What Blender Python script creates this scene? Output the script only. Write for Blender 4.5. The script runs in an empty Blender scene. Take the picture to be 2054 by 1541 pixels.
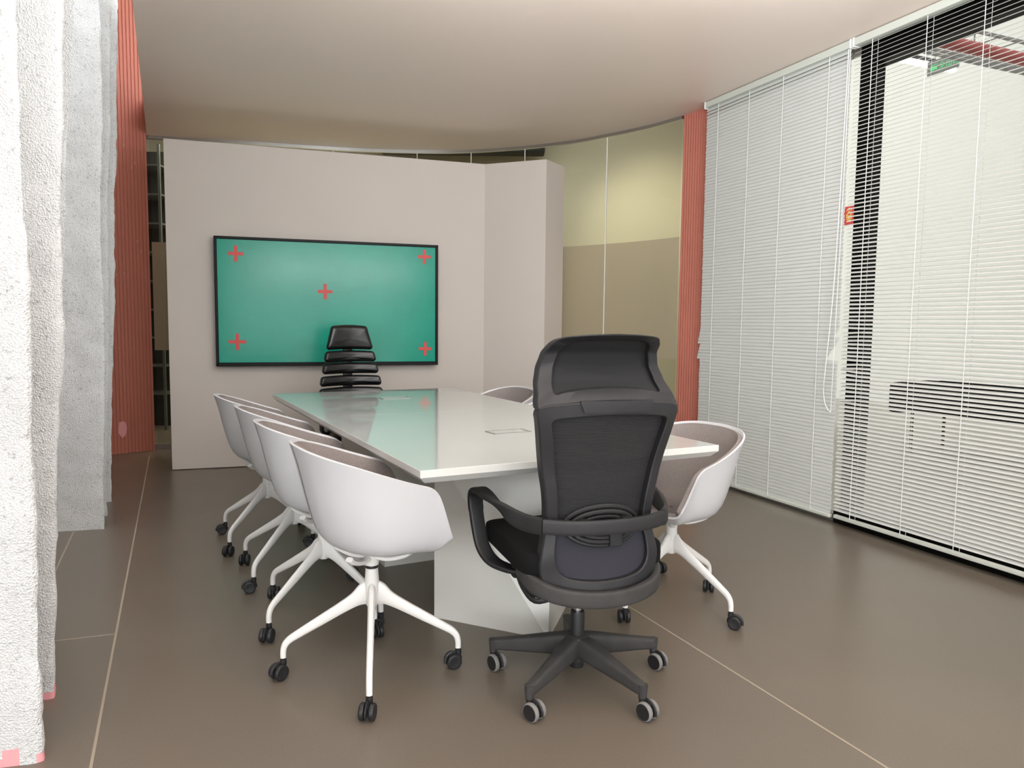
import bpy, bmesh, math, random
from mathutils import Vector, Matrix, noise
random.seed(7)
SC = bpy.context.scene
COL = SC.collection
PI = math.pi
rad = math.radians

# ------------------------------------------------------------------ colour / materials
def lin(c):
    r = []
    for v in c:
        v = v / 255.0
        r.append(v / 12.92 if v <= 0.04045 else ((v + 0.055) / 1.055) ** 2.4)
    return (r[0], r[1], r[2], 1.0)

def mat(name, col, rough=0.5, metal=0.0, spec=0.5, coat=0.0, var=0.0, vscale=4.0, bump=0.0, bscale=60.0, detail=4.0,
        rvar=0.0, emit=None, estr=0.0, stretch=None):
    m = bpy.data.materials.new(name); m.use_nodes = True
    nt = m.node_tree; N = nt.nodes; L = nt.links
    b = N['Principled BSDF']
    b.inputs['Base Color'].default_value = lin(col)
    b.inputs['Roughness'].default_value = rough
    b.inputs['Metallic'].default_value = metal
    b.inputs['Specular IOR Level'].default_value = spec
    b.inputs['Coat Weight'].default_value = coat
    b.inputs['Coat Roughness'].default_value = 0.03
    if emit is not None:
        b.inputs['Emission Color'].default_value = lin(emit)
        b.inputs['Emission Strength'].default_value = estr
    if var or bump or rvar:
        tc = N.new('ShaderNodeTexCoord')
        src = tc.outputs['Object']
        if stretch:
            mp = N.new('ShaderNodeMapping'); mp.inputs['Scale'].default_value = stretch
            L.new(src, mp.inputs['Vector']); src = mp.outputs['Vector']
    if var:
        n = N.new('ShaderNodeTexNoise'); n.inputs['Scale'].default_value = vscale; n.inputs['Detail'].default_value = detail
        L.new(src, n.inputs['Vector'])
        mr = N.new('ShaderNodeMapRange'); mr.inputs['From Min'].default_value = 0.25; mr.inputs['From Max'].default_value = 0.75
        mr.inputs['To Min'].default_value = 1.0 - var; mr.inputs['To Max'].default_value = 1.0 + var
        L.new(n.outputs['Fac'], mr.inputs['Value'])
        mx = N.new('ShaderNodeMix'); mx.data_type = 'RGBA'; mx.blend_type = 'MULTIPLY'; mx.inputs['Factor'].default_value = 1.0
        mx.inputs['A'].default_value = lin(col)
        L.new(mr.outputs['Result'], mx.inputs['B'])
        L.new(mx.outputs['Result'], b.inputs['Base Color'])
    if rvar:
        n = N.new('ShaderNodeTexNoise'); n.inputs['Scale'].default_value = 3.0; n.inputs['Detail'].default_value = 6
        L.new(src, n.inputs['Vector'])
        mr = N.new('ShaderNodeMapRange'); mr.inputs['To Min'].default_value = rough - rvar; mr.inputs['To Max'].default_value = rough + rvar
        L.new(n.outputs['Fac'], mr.inputs['Value']); L.new(mr.outputs['Result'], b.inputs['Roughness'])
    if bump:
        n = N.new('ShaderNodeTexNoise'); n.inputs['Scale'].default_value = bscale; n.inputs['Detail'].default_value = 5
        L.new(src, n.inputs['Vector'])
        bp = N.new('ShaderNodeBump'); bp.inputs['Strength'].default_value = bump; bp.inputs['Distance'].default_value = 0.01
        L.new(n.outputs['Fac'], bp.inputs['Height']); L.new(bp.outputs['Normal'], b.inputs['Normal'])
    return m

def glass_mat(name, tint, refl=0.12):
    m = bpy.data.materials.new(name); m.use_nodes = True
    nt = m.node_tree; N = nt.nodes; L = nt.links
    N.remove(N['Principled BSDF'])
    tr = N.new('ShaderNodeBsdfTransparent'); tr.inputs['Color'].default_value = tint
    gl = N.new('ShaderNodeBsdfGlossy'); gl.inputs['Roughness'].default_value = 0.0
    fr = N.new('ShaderNodeFresnel'); fr.inputs['IOR'].default_value = 1.45
    mx = N.new('ShaderNodeMixShader')
    L.new(fr.outputs['Fac'], mx.inputs['Fac']); L.new(tr.outputs['BSDF'], mx.inputs[1]); L.new(gl.outputs['BSDF'], mx.inputs[2])
    L.new(mx.outputs['Shader'], N['Material Output'].inputs['Surface'])
    return m

def film_mat(name, tint, diffcol, fac):
    m = bpy.data.materials.new(name); m.use_nodes = True
    nt = m.node_tree; N = nt.nodes; L = nt.links
    N.remove(N['Principled BSDF'])
    tr = N.new('ShaderNodeBsdfTransparent'); tr.inputs['Color'].default_value = tint
    df = N.new('ShaderNodeBsdfDiffuse'); df.inputs['Color'].default_value = lin(diffcol)
    mx = N.new('ShaderNodeMixShader'); mx.inputs['Fac'].default_value = fac
    gl = N.new('ShaderNodeBsdfGlossy'); gl.inputs['Roughness'].default_value = 0.08
    fr = N.new('ShaderNodeFresnel'); fr.inputs['IOR'].default_value = 1.4
    m2 = N.new('ShaderNodeMixShader')
    L.new(tr.outputs['BSDF'], mx.inputs[1]); L.new(df.outputs['BSDF'], mx.inputs[2])
    L.new(fr.outputs['Fac'], m2.inputs['Fac']); L.new(mx.outputs['Shader'], m2.inputs[1]); L.new(gl.outputs['BSDF'], m2.inputs[2])
    L.new(m2.outputs['Shader'], N['Material Output'].inputs['Surface'])
    return m

def floor_mat():
    m = mat('floor_resin', (114, 105, 94), rough=0.32, spec=0.55, var=0.07, vscale=1.3, rvar=0.03)
    nt = m.node_tree; N = nt.nodes; L = nt.links; b = N['Principled BSDF']
    # fine pale flecks and hairline scratches in the resin
    tc = N.new('ShaderNodeTexCoord')
    vo = N.new('ShaderNodeTexNoise'); vo.inputs['Scale'].default_value = 55.0; vo.inputs['Detail'].default_value = 1.0
    L.new(tc.outputs['Object'], vo.inputs['Vector'])
    lt = N.new('ShaderNodeMath'); lt.operation = 'GREATER_THAN'; lt.inputs[1].default_value = 0.80
    L.new(vo.outputs['Fac'], lt.inputs[0])
    n2 = N.new('ShaderNodeTexNoise'); n2.inputs['Scale'].default_value = 260; n2.inputs['Detail'].default_value = 2
    L.new(tc.outputs['Object'], n2.inputs['Vector'])
    mr = N.new('ShaderNodeMapRange'); mr.inputs['From Min'].default_value = 0.35; mr.inputs['From Max'].default_value = 0.65
    mr.inputs['To Min'].default_value = 0.9; mr.inputs['To Max'].default_value = 1.1
    L.new(n2.outputs['Fac'], mr.inputs['Value'])
    old = b.inputs['Base Color'].links[0].from_socket
    mx = N.new('ShaderNodeMix'); mx.data_type = 'RGBA'; mx.blend_type = 'MULTIPLY'; mx.inputs['Factor'].default_value = 1
    L.new(old, mx.inputs['A']); L.new(mr.outputs['Result'], mx.inputs['B'])
    mx2 = N.new('ShaderNodeMix'); mx2.data_type = 'RGBA'; mx2.inputs['B'].default_value = lin((150, 142, 130))
    mf = N.new('ShaderNodeMath'); mf.operation = 'MULTIPLY'; mf.inputs[1].default_value = 0.35
    L.new(lt.outputs[0], mf.inputs[0]); L.new(mf.outputs[0], mx2.inputs['Factor'])
    L.new(mx.outputs['Result'], mx2.inputs['A']); L.new(mx2.outputs['Result'], b.inputs['Base Color'])
    return m

def mesh_fabric_mat():
    m = mat('black_mesh_fabric', (46, 46, 48), rough=0.75, spec=0.3)
    nt = m.node_tree; N = nt.nodes; L = nt.links; b = N['Principled BSDF']
    tc = N.new('ShaderNodeTexCoord')
    wv = N.new('ShaderNodeTexWave'); wv.bands_direction = 'Z'; wv.inputs['Scale'].default_value = 62.0
    wv.inputs['Distortion'].default_value = 0.0
    L.new(tc.outputs['Object'], wv.inputs['Vector'])
    mr = N.new('ShaderNodeMapRange'); mr.inputs['To Min'].default_value = 0.84; mr.inputs['To Max'].default_value = 0.97
    L.new(wv.outputs['Fac'], mr.inputs['Value'])
    L.new(mr.outputs['Result'], b.inputs['Alpha'])
    return m

def plaster_mat():
    m = mat('white_rough_plaster', (229, 230, 230), rough=0.95, spec=0.1, var=0.06, vscale=9)
    nt = m.node_tree; N = nt.nodes; L = nt.links; b = N['Principled BSDF']
    tc = N.new('ShaderNodeTexCoord')
    n1 = N.new('ShaderNodeTexNoise'); n1.inputs['Scale'].default_value = 85; n1.inputs['Detail'].default_value = 6; n1.inputs['Roughness'].default_value = 0.65
    L.new(tc.outputs['Object'], n1.inputs['Vector'])
    v = N.new('ShaderNodeTexVoronoi'); v.inputs['Scale'].default_value = 190
    L.new(tc.outputs['Object'], v.inputs['Vector'])
    ad = N.new('ShaderNodeMath'); ad.operation = 'ADD'
    L.new(n1.outputs['Fac'], ad.inputs[0]); L.new(v.outputs['Distance'], ad.inputs[1])
    bp = N.new('ShaderNodeBump'); bp.inputs['Strength'].default_value = 0.55; bp.inputs['Distance'].default_value = 0.013
    L.new(ad.outputs[0], bp.inputs['Height']); L.new(bp.outputs['Normal'], b.inputs['Normal'])
    # small dark pits
    n2 = N.new('ShaderNodeTexNoise'); n2.inputs['Scale'].default_value = 70; n2.inputs['Detail'].default_value = 7; n2.inputs['Roughness'].default_value = 0.7
    L.new(tc.outputs['Object'], n2.inputs['Vector'])
    mr = N.new('ShaderNodeMapRange'); mr.inputs['From Min'].default_value = 0.32; mr.inputs['From Max'].default_value = 0.45
    mr.inputs['To Min'].default_value = 0.6; mr.inputs['To Max'].default_value = 1.0
    L.new(n2.outputs['Fac'], mr.inputs['Value'])
    old = b.inputs['Base Color'].links[0].from_socket
    mx = N.new('ShaderNodeMix'); mx.data_type = 'RGBA'; mx.blend_type = 'MULTIPLY'; mx.inputs['Factor'].default_value = 1
    L.new(old, mx.inputs['A']); L.new(mr.outputs['Result'], mx.inputs['B'])
    L.new(mx.outputs['Result'], b.inputs['Base Color'])
    return m

def felt_mat():
    m = mat('grey_felt', (142, 134, 131), rough=0.95, spec=0.1, var=0.16, vscale=230, detail=2, bump=0.25, bscale=300)
    return m

M = dict(
    floor=floor_mat(),
    ceil=mat('taupe_ceiling', (240, 225, 214), rough=0.42, spec=0.45, var=0.02, vscale=0.8),
    wall=mat('taupe_wall', (208, 200, 192), rough=0.6, spec=0.3, var=0.02, vscale=1.5, bump=0.02, bscale=25),
    plaster=plaster_mat(),
    red=mat('salmon_ribbed', (196, 123, 106), rough=0.55, spec=0.35, var=0.04, vscale=3),
    pinkp=mat('pink_paint', (238, 166, 170), rough=0.7),
    chip=mat('pale_chip', (214, 176, 160), rough=0.8),
    green=mat('green_board', (2, 154, 130), rough=0.20, spec=0.28, var=0.10, vscale=2.2, bump=0.05, bscale=26, rvar=0.03),
    cross=mat('red_tape', (214, 74, 70), rough=0.5),
    blackgl=mat('black_bezel', (12, 12, 13), rough=0.45, spec=0.2),
    white=mat('white_plastic', (205, 206, 209), rough=0.42, spec=0.4),
    wmetal=mat('white_metal', (236, 235, 232), rough=0.3, spec=0.5),
    felt=felt_mat(),
    blackp=mat('black_plastic', (44, 44, 46), rough=0.5, spec=0.4, var=0.10, vscale=18, bump=0.06, bscale=400),
    blackdusty=mat('dusty_black_plastic', (62, 61, 61), rough=0.62, spec=0.35, var=0.22, vscale=14, bump=0.05, bscale=300),
    blackc=mat('caster_black', (34, 34, 36), rough=0.45),
    tread=mat('grey_tread', (128, 126, 124), rough=0.7),
    seatf=mat('black_seat_fabric', (20, 20, 21), rough=0.9, spec=0.2, bump=0.1, bscale=500),
    headf=mat('black_head_fabric', (44, 44, 45), rough=0.8, spec=0.25, bump=0.08, bscale=420),
    leather=mat('black_leather', (10, 10, 11), rough=0.30, spec=0.55, bump=0.05, bscale=260),
    chrome=mat('chrome', (210, 210, 212), rough=0.12, metal=1.0),
    alu=mat('brushed_aluminium', (190, 190, 188), rough=0.3, metal=1.0),
    table=mat('white_gloss_table', (199, 206, 204), rough=0.05, spec=0.55, coat=0.15),
    tedge=mat('white_table_edge', (216, 216, 212), rough=0.22, spec=0.5),
    tbase=mat('white_table_base', (222, 221, 214), rough=0.25, spec=0.5),
    slat=mat('grey_slat', (208, 211, 208), rough=0.5, spec=0.4),
    slatw=mat('white_slat', (216, 217, 214), rough=0.5, spec=0.4),
    rail=mat('pale_rail', (206, 210, 202), rough=0.45),
    cord=mat('white_cord', (234, 236, 233), rough=0.8),
    black=mat('black_frame', (5, 5, 6), rough=0.5, spec=0.2),
    sill=mat('grey_sill', (150, 146, 140), rough=0.4, metal=0.3),
    portm=mat('port_metal', (165, 166, 164), rough=0.35, metal=0.6),
    grout=mat('pale_joint', (170, 158, 142), rough=0.7),
    hall=mat('hall_paint', (232, 232, 229), rough=0.8, var=0.02, vscale=1),
    hall2=mat('hall_paint_low', (206, 207, 204), rough=0.8, var=0.02, vscale=1),
    hallfloor=mat('pale_hall_floor', (178, 175, 168), rough=0.4, var=.03, vscale=1),
    cream=mat('cream_paint', (204, 197, 172), rough=0.8, var=0.03, vscale=1.2),
    dark=mat('dark_void', (38, 37, 33), rough=0.9, var=0.3, vscale=2),
    duct=mat('duct_metal', (96, 98, 92), rough=0.5, metal=0.5, var=0.2, vscale=5),
    tray=mat('galvanised_tray', (168, 168, 170), rough=0.5, metal=0.3),
    pipe=mat('red_pipe_paint', (196, 92, 92), rough=0.45),
    lampb=mat('lamp_body', (90, 88, 94), rough=0.5),
    tube=mat('tube_glow', (255, 255, 255), rough=0.5, emit=(255, 255, 252), estr=6.0),
    signp=mat('sign_plate', (186, 188, 192), rough=0.3),
    signg=mat('sign_green', (120, 220, 160), rough=0.4, emit=(120, 232, 160), estr=0.5),
    fire=mat('fire_red', (196, 26, 40), rough=0.4),
    yellow=mat('fire_yellow', (246, 214, 80), rough=0.5),
    glass=glass_mat('clear_glass', (0.93, 0.95, 0.92, 1)),
    glassy=glass_mat('tinted_glass', (0.86, 0.87, 0.80, 1)),
    film=film_mat('frosted_film', (0.62, 0.60, 0.53, 1), (192, 178, 154), 0.6),
    mesh=mesh_fabric_mat(),
)

# ------------------------------------------------------------------ mesh helpers
def new_obj(name, bm, m=None, parent=None, ang=35, bevel=0, bseg=2, loc=None):
    bmesh.ops.recalc_face_normals(bm, faces=bm.faces[:])
    me = bpy.data.meshes.new(name); bm.to_mesh(me); bm.free()
    for p in me.polygons: p.use_smooth = True
    me.set_sharp_from_angle(angle=rad(ang))
    for mm in (m if isinstance(m, (list, tuple)) else [m]):
        if mm: me.materials.append(mm)
    o = bpy.data.objects.new(name, me); COL.objects.link(o)
    if parent: o.parent = parent
    if loc is not None: o.location = loc
    if bevel:
        b = o.modifiers.new('bevel', 'BEVEL'); b.width = bevel; b.segments = bseg; b.limit_method = 'ANGLE'; b.angle_limit = rad(40)
        b.harden_normals = False
    return o

def open_obj(name, bm, m=None, parent=None, ang=35):
    """sheet-like mesh: keep the face order as built"""
    me = bpy.data.meshes.new(name); bm.to_mesh(me); bm.free()
    for p in me.polygons: p.use_smooth = True
    me.set_sharp_from_angle(angle=rad(ang))
    if m: me.materials.append(m)
    o = bpy.data.objects.new(name, me); COL.objects.link(o)
    if parent: o.parent = parent
    return o

def empty(name, loc=(0, 0, 0), rz=0.0):
    o = bpy.data.objects.new(name, None); COL.objects.link(o)
    o.location = loc; o.rotation_euler = (0, 0, rz); o.empty_display_size = 0.1
    return o

def tag(o, label=None, cat=None, group=None, kind=None):
    if label: o['label'] = label
    if cat: o['category'] = cat
    if group: o['group'] = group
    if kind: o['kind'] = kind
    return o

def struct(o, label, cat):
    return tag(o, label, cat, kind='structure')

def box(bm, c, s, rz=0.0, mi=0):
    cx, cy, cz = c; hx, hy, hz = s[0] / 2, s[1] / 2, s[2] / 2
    R = Matrix.Rotation(rz, 3, 'Z'); vs = []
    for dx, dy, dz in ((-1,-1,-1),(1,-1,-1),(1,1,-1),(-1,1,-1),(-1,-1,1),(1,-1,1),(1,1,1),(-1,1,1)):
        vs.append(bm.verts.new(Vector(c) + R @ Vector((dx*hx, dy*hy, dz*hz))))
    for f in ((0,3,2,1),(4,5,6,7),(0,1,5,4),(1,2,6,5),(2,3,7,6),(3,0,4,7)):
        bm.faces.new([vs[i] for i in f]).material_index = mi

def prism(bm, poly, z0, z1):
    a = [bm.verts.new((p[0], p[1], z0)) for p in poly]; b = [bm.verts.new((p[0], p[1], z1)) for p in poly]
    n = len(poly)
    bm.faces.new(a[::-1]); bm.faces.new(b)
    for i in range(n): bm.faces.new((a[i], a[(i+1) % n], b[(i+1) % n], b[i]))

def cr(pts, n, closed=False):
    """Catmull-Rom through pts (tuples of any length), n samples per span"""
    P = [tuple(p) for p in pts]; out = []; k = len(P)
    rng = range(k) if closed else range(k - 1)
    for i in rng:
        if closed: p0, p1, p2, p3 = P[(i-1) % k], P[i], P[(i+1) % k], P[(i+2) % k]
        else:
            p1, p2 = P[i], P[i+1]
            p0 = P[i-1] if i > 0 else tuple(2*a-b for a, b in zip(p1, p2))
            p3 = P[i+2] if i + 2 < k else tuple(2*b-a for a, b in zip(p1, p2))
        for j in range(n):
            t = j / n
            out.append(tuple(0.5*((2*b)+(-a+c)*t+(2*a-5*b+4*c-d)*t*t+(-a+3*b-3*c+d)*t**3) for a, b, c, d in zip(p0, p1, p2, p3)))
    if not closed: out.append(P[-1])
    return out

def tube(bm, pts, r, seg=10, up=(0, 0, 1), ex=2.0, closed=False, mi=0):
    """sweep; r = number, or per-point number / (side, up) pair; ex = superellipse exponent of the section"""
    P = [Vector(p[:3]) for p in pts]; n = len(P); rings = []
    U = Vector(up)
    for i in range(n):
        if closed: t = (P[(i+1) % n] - P[(i-1) % n])
        else: t = (P[min(i+1, n-1)] - P[max(i-1, 0)])
        t.normalize()
        s = t.cross(U)
        if s.length < 1e-3: s = t.cross(Vector((1, 0, 0))) if abs(t.x) < 0.9 else t.cross(Vector((0, 1, 0)))
        s.normalize(); v = s.cross(t).normalized()
        ri = r[i] if isinstance(r, (list, tuple)) and len(r) == n and not (n == 2 and not isinstance(r[0], (tuple, list)) and False) else r
        if not isinstance(ri, (tuple, list)): ri = (ri, ri)
        ring = []
        for k in range(seg):
            a = 2*PI*k/seg + PI/seg
            ca, sa = math.cos(a), math.sin(a)
            x = math.copysign(abs(ca)**(2/ex), ca); y = math.copysign(abs(sa)**(2/ex), sa)
            ring.append(bm.verts.new(P[i] + s*(x*ri[0]) + v*(y*ri[1])))
        rings.append(ring)
    for i in range(n if closed else n - 1):
        a, b = rings[i], rings[(i+1) % n]
        for k in range(seg):
            bm.faces.new((a[k], a[(k+1) % seg], b[(k+1) % seg], b[k])).material_index = mi
    if not closed:
        bm.faces.new(rings[0][::-1]).material_index = mi; bm.faces.new(rings[-1]).material_index = mi

def lathe(bm, prof, seg=20, mx=None, mis=None):
    """prof = [(r, z)...]; mx = Matrix 4x4"""
    mx = mx or Matrix.Identity(4); rings = []
    for r, z in prof:
        if r < 1e-6: rings.append([bm.verts.new(mx @ Vector((0, 0, z)))])
        else: rings.append([bm.verts.new(mx @ Vector((r*math.cos(2*PI*k/seg), r*math.sin(2*PI*k/seg), z))) for k in range(seg)])
    for i in range(len(rings) - 1):
        a, b = rings[i], rings[i+1]; mi = mis[i] if mis else 0
        for k in range(seg):
            k2 = (k+1) % seg
            if len(a) == 1 and len(b) == 1: continue
            if len(a) == 1: f = bm.faces.new((a[0], b[k2], b[k]))
            elif len(b) == 1: f = bm.faces.new((a[k], a[k2], b[0]))
            else: f = bm.faces.new((a[k], a[k2], b[k2], b[k]))
            f.material_index = mi

def gridf(bm, rows, closed=False, mi=0):
    V = [[bm.verts.new(p) for p in row] for row in rows]
    for i in range(len(V) - 1):
        n = len(V[i])
        for k in range(n if closed else n - 1):
            bm.faces.new((V[i][k], V[i][(k+1) % n], V[i+1][(k+1) % n], V[i+1][k])).material_index = mi
    return V

def shell_solid(bm, rows, d0, d1):
    """closed thin solid between two offsets of a sheet rows[i][k]; offset along the sheet normal"""
    n, m = len(rows), len(rows[0])
    nor = [[None]*m for _ in range(n)]
    for i in range(n):
        for k in range(m):
            a = rows[min(i+1, n-1)][k] - rows[max(i-1, 0)][k]
            b = rows[i][min(k+1, m-1)] - rows[i][max(k-1, 0)]
            c = a.cross(b)
            nor[i][k] = c.normalized() if c.length > 1e-12 else None
    for i in range(n):
        for k in range(m):
            if nor[i][k] is None: nor[i][k] = nor[min(i+1, n-1)][k] or Vector((0, 0, 1))
    A = [[bm.verts.new(rows[i][k] + nor[i][k]*d0) for k in range(m)] for i in range(n)]
    B = [[bm.verts.new(rows[i][k] + nor[i][k]*d1) for k in range(m)] for i in range(n)]
    for i in range(n-1):
        for k in range(m-1):
            bm.faces.new((A[i][k], A[i][k+1], A[i+1][k+1], A[i+1][k]))
            bm.faces.new((B[i][k], B[i+1][k], B[i+1][k+1], B[i][k+1]))
    for i in range(n-1):
        for k in (0, m-1): bm.faces.new((A[i][k], A[i+1][k], B[i+1][k], B[i][k]))
    for k in range(m-1):
        for i in (0, n-1): bm.faces.new((A[i][k], B[i][k], B[i][k+1], A[i][k+1]))

def superbox(bm, c, h, e=4.0, nu=28, nv=14, shape=None):
    """superellipsoid cushion; shape(x,y,z)->xyz warps it"""
    rows = []
    def f(a, p): return math.copysign(abs(a)**(2/p), a)
    for j in range(1, nv):
        ph = -PI/2 + PI*j/nv; row = []
        for k in range(nu):
            th = 2*PI*k/nu
            x = f(math.cos(ph), e)*f(math.cos(th), e)*h[0]; y = f(math.cos(ph), e)*f(math.sin(th), e)*h[1]; z = f(math.sin(ph), e)*h[2]
            if shape: x, y, z = shape(x, y, z)
            row.append(Vector((c[0]+x, c[1]+y, c[2]+z)))
        rows.append(row)
    V = gridf(bm, rows, closed=True)
    bm.faces.new(V[0][::-1]); bm.faces.new(V[-1])

def text_mesh(name, s, size, m, parent, mx, depth=0.002):
    cu = bpy.data.curves.new(name, 'FONT'); cu.body = s; cu.size = size; cu.extrude = depth
    cu.align_x = 'CENTER'; cu.align_y = 'CENTER'
    t = bpy.data.objects.new(name + '_src', cu)
    me = bpy.data.meshes.new_from_object(t)
    bpy.data.objects.remove(t); bpy.data.curves.remove(cu)
    me.name = name; me.transform(mx); me.materials.clear(); me.materials.append(m)
    o = bpy.data.objects.new(name, me); COL.objects.link(o)
    if parent: o.parent = parent
    return o

# ------------------------------------------------------------------ camera
CAMZ = 1.22
cam = bpy.data.cameras.new('camera'); cam.sensor_width = 36.0; cam.lens = 1481 / 2054 * 36.0; cam.clip_start = 0.02
co = bpy.data.objects.new('camera', cam); COL.objects.link(co); SC.camera = co
pt, rl = rad(4.7), rad(0.6)
fw = Vector((0, math.cos(pt), -math.sin(pt))); u0 = Vector((0, math.sin(pt), math.cos(pt))); r0 = Vector((1, 0, 0))
rt = r0*math.cos(rl) + u0*math.sin(rl); up = u0*math.cos(rl) - r0*math.sin(rl)
R = Matrix((rt, up, -fw)).transposed()
co.matrix_world = Matrix.Translation((0, 0, CAMZ)) @ R.to_4x4()

# ------------------------------------------------------------------ room frame
ZC = 2.895
VZ = 4.6
WA = Vector((1.622, 5.57, 0)); WD = Vector((0.386, -0.922, 0)).normalized(); WN = Vector((0.922, 0.386, 0)).normalized()
def wp(s, off=0.0, z=0.0):
    """point on the window line: s along it, off outward"""
    p = WA + WD*s + WN*off
    return Vector((p.x, p.y, z))
WANG = math.atan2(WD.y, WD.x)
ARC = cr([(-3.62, 6.86), (-3.356, 6.903), (-2.704, 7.042), (-2.055, 7.206), (-1.5, 7.33), (-.837, 7.376), (-.396, 7.325), (.0995, 7.161),
          (.538, 6.923), (.827, 6.679), (1.126, 6.387), (1.353, 6.08)], 6)

# floor
bm = bmesh.new(); box(bm, (1, 4, -0.05), (26, 26, 0.1))
struct(new_obj('floor', bm, M['floor']), 'grey-brown polished resin floor with fine pale joints', 'floor')
# joints let into the floor
def strip(name, a, b, w, label):
    a, b = Vector(a), Vector(b); d = (b-a).normalized(); n = Vector((-d.y, d.x, 0))*w/2
    bm = bmesh.new()
    prism(bm, [a-n, b-n, b+n, a+n], -0.002, 0.0012)
    struct(new_obj(name, bm, M['grout']), label, 'floor joint')
strip('trim_1', (-0.86, 1.31, 0), (-3.243, 6.542, 0), 0.008, 'long pale floor joint running along the left side towards the ribbed red wall')
strip('trim_2', (1.60, .774, 0), (-0.3, 4.88, 0), 0.007, 'thin pale floor joint passing right of the black office chair')
strip('trim_3', (-2.2, 2.54, 0), (-1.531, 2.78, 0), 0.006, 'short pale cross joint on the floor beside the near rough white wall')
strip('trim_4', (-1.9, 2.83, 0), (-2.75, 4.68, 0), 0.007, 'thin pale floor joint disappearing under the far rough white slab')

bm = bmesh.new(); prism(bm, [tuple(wp(-11, .2)[:2]), tuple(wp(11, .2)[:2]), tuple(wp(11, 6.5)[:2]), tuple(wp(-11, 6.5)[:2])], -.01, .0015)
struct(new_obj('floor_hall', bm, M['hallfloor']), 'pale floor of the corridor beyond the blinds', 'floor')
# ceiling slab of the meeting room
bm = bmesh.new()
arc2 = [Vector((p[0], p[1], 0)) for p in ARC]
poly = [(-6.2, -3.6), tuple(wp(9.9, .12)[:2]), tuple(wp(-.62, .12)[:2])] + [(p.x, p.y) for p in arc2[::-1]][:-6] + [(-3.36, 6.905), (-1.955, 3.9), (-.70, 1.25), (-6.2, .9)]
prism(bm, poly, ZC, ZC + .3)
bmesh.ops.triangulate(bm, faces=[f for f in bm.faces if len(f.verts) > 4])
struct(new_obj('ceiling', bm, M['ceil'], ang=30), 'smooth taupe ceiling ending in a curved edge at the glass wall', 'ceiling')

# rear and side walls behind the camera, rear wall with a long window opening
bm = bmesh.new()
box(bm, (0, -3.5, .2), (12.4, .2, .4)); box(bm, (0, -3.5, 2.84), (12.4, .2, .12)); box(bm, (-5.4, -3.5, 1.5), (1.6, .2, 2.8)); box(bm, (5.4, -3.5, 1.5), (1.6, .2, 2.8))
struct(new_obj('wall_rear', bm, M['wall']), 'taupe wall with a long window behind the viewer', 'wall')
bm = bmesh.new()
for x in (-4.6, -2.3, 0, 2.3, 4.6): box(bm, (x, -3.5, 1.59), (.07, .08, 2.38))
for z in (.42, 2.76): box(bm, (0, -3.5, z), (9.2, .08, .05))
struct(new_obj('window_3', bm, M['black']), 'long black framed window behind the viewer', 'window')
bm = bmesh.new(); box(bm, (-6.1, 1.5, VZ/2), (.2, 10.2, VZ))
struct(new_obj('wall_side', bm, M['wall']), 'taupe side wall beyond the rough white slabs', 'wall')
bm = bmesh.new()
box(bm, wp(9.3, .06, ZC/2), (1.2, .12, ZC), WANG); box(bm, wp(3.95, .06, ZC/2), (.1, .12, ZC), WANG); box(bm, wp(6.3, .06, .04), (4.8, .12, .08), WANG); box(bm, wp(6.3, .06, ZC-.04), (4.8, .12, .08), WANG)
struct(new_obj('wall_right', bm, M['wall']), 'taupe wall and open glazing continuing the blind wall out of view', 'wall')
bm = bmesh.new(); prism(bm, [(-6.2, .7), (-.4, .7), (-.4, 1.2), (-3.0, 7.2), (-6.2, 7.2)], VZ, VZ + .1)
struct(new_obj('ceiling_sky_cap', bm, M['hall']), 'unseen white ceiling added above the gap over the rough white slabs to keep sky light out', 'ceiling')  # unseen cap, added so the bright sky does not flood the gap
bm = bmesh.new(); box(bm, (-3.3, .85, (VZ+ZC)/2 + .15), (5.8, .1, VZ - ZC - .3))
struct(new_obj('wall_void', bm, M['hall']), 'white wall closing the high gap towards the viewer', 'wall')
# ------------------------------------------------------------------ rough white slab walls (left)
def rough_wall(name, poly, label, seed, feet=()):
    # poly: (x, y, lean) ; lean = sideways drift per metre of height about z = 1.2
    pts = []
    for i in range(len(poly) - 1):
        a, b = Vector(poly[i]), Vector(poly[i+1]); L = (b-a).xy.length; n = max(1, int(L/0.020))
        for j in range(n): pts.append(a.lerp(b, j/n))
    pts.append(Vector(poly[-1]))
    q = pts[:]
    for i in range(1, len(pts)-1): q[i] = pts[i]*.5 + (pts[i-1]+pts[i+1])*.25
    pts = q
    rows = []; nz = 190; H = VZ - .001
    nrm = []
    for i in range(len(pts)):
        t = (pts[min(i+1, len(pts)-1)] - pts[max(i-1, 0)]).xy.normalized(); nrm.append(Vector((t.y, -t.x)))
    for k in range(nz + 1):
        z = H*k/nz; row = []
        for i, p in enumerate(pts):
            q = Vector((p.x + seed, p.y, z))
            d = 0.011*noise.noise(q*2.2) + 0.008*noise.noise(q*11) + 0.0045*noise.noise(q*28)
            w = 0.016*noise.noise(Vector((seed*3, z*1.3, i*.012)))
            row.append(Vector((p.x + p.z*(z - 1.2) + nrm[i].x*d + w*.7, p.y + nrm[i].y*d + w*.3, z)))
        rows.append(row)
    bm = bmesh.new(); gridf(bm, rows)
    for f in feet:
        for fa in bm.faces:
            c = fa.calc_center_median()
            if c.z < f[3]*(.15 + 2.2*noise.noise(c*14)) and abs(c.x-f[0]) < f[2] and abs(c.y-f[1]) < f[2]: fa.material_index = 1
    o = open_obj(name, bm, M['plaster'], ang=80)
    o.data.materials.append(M['pinkp'])
    return struct(o, label, 'wall')
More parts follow.
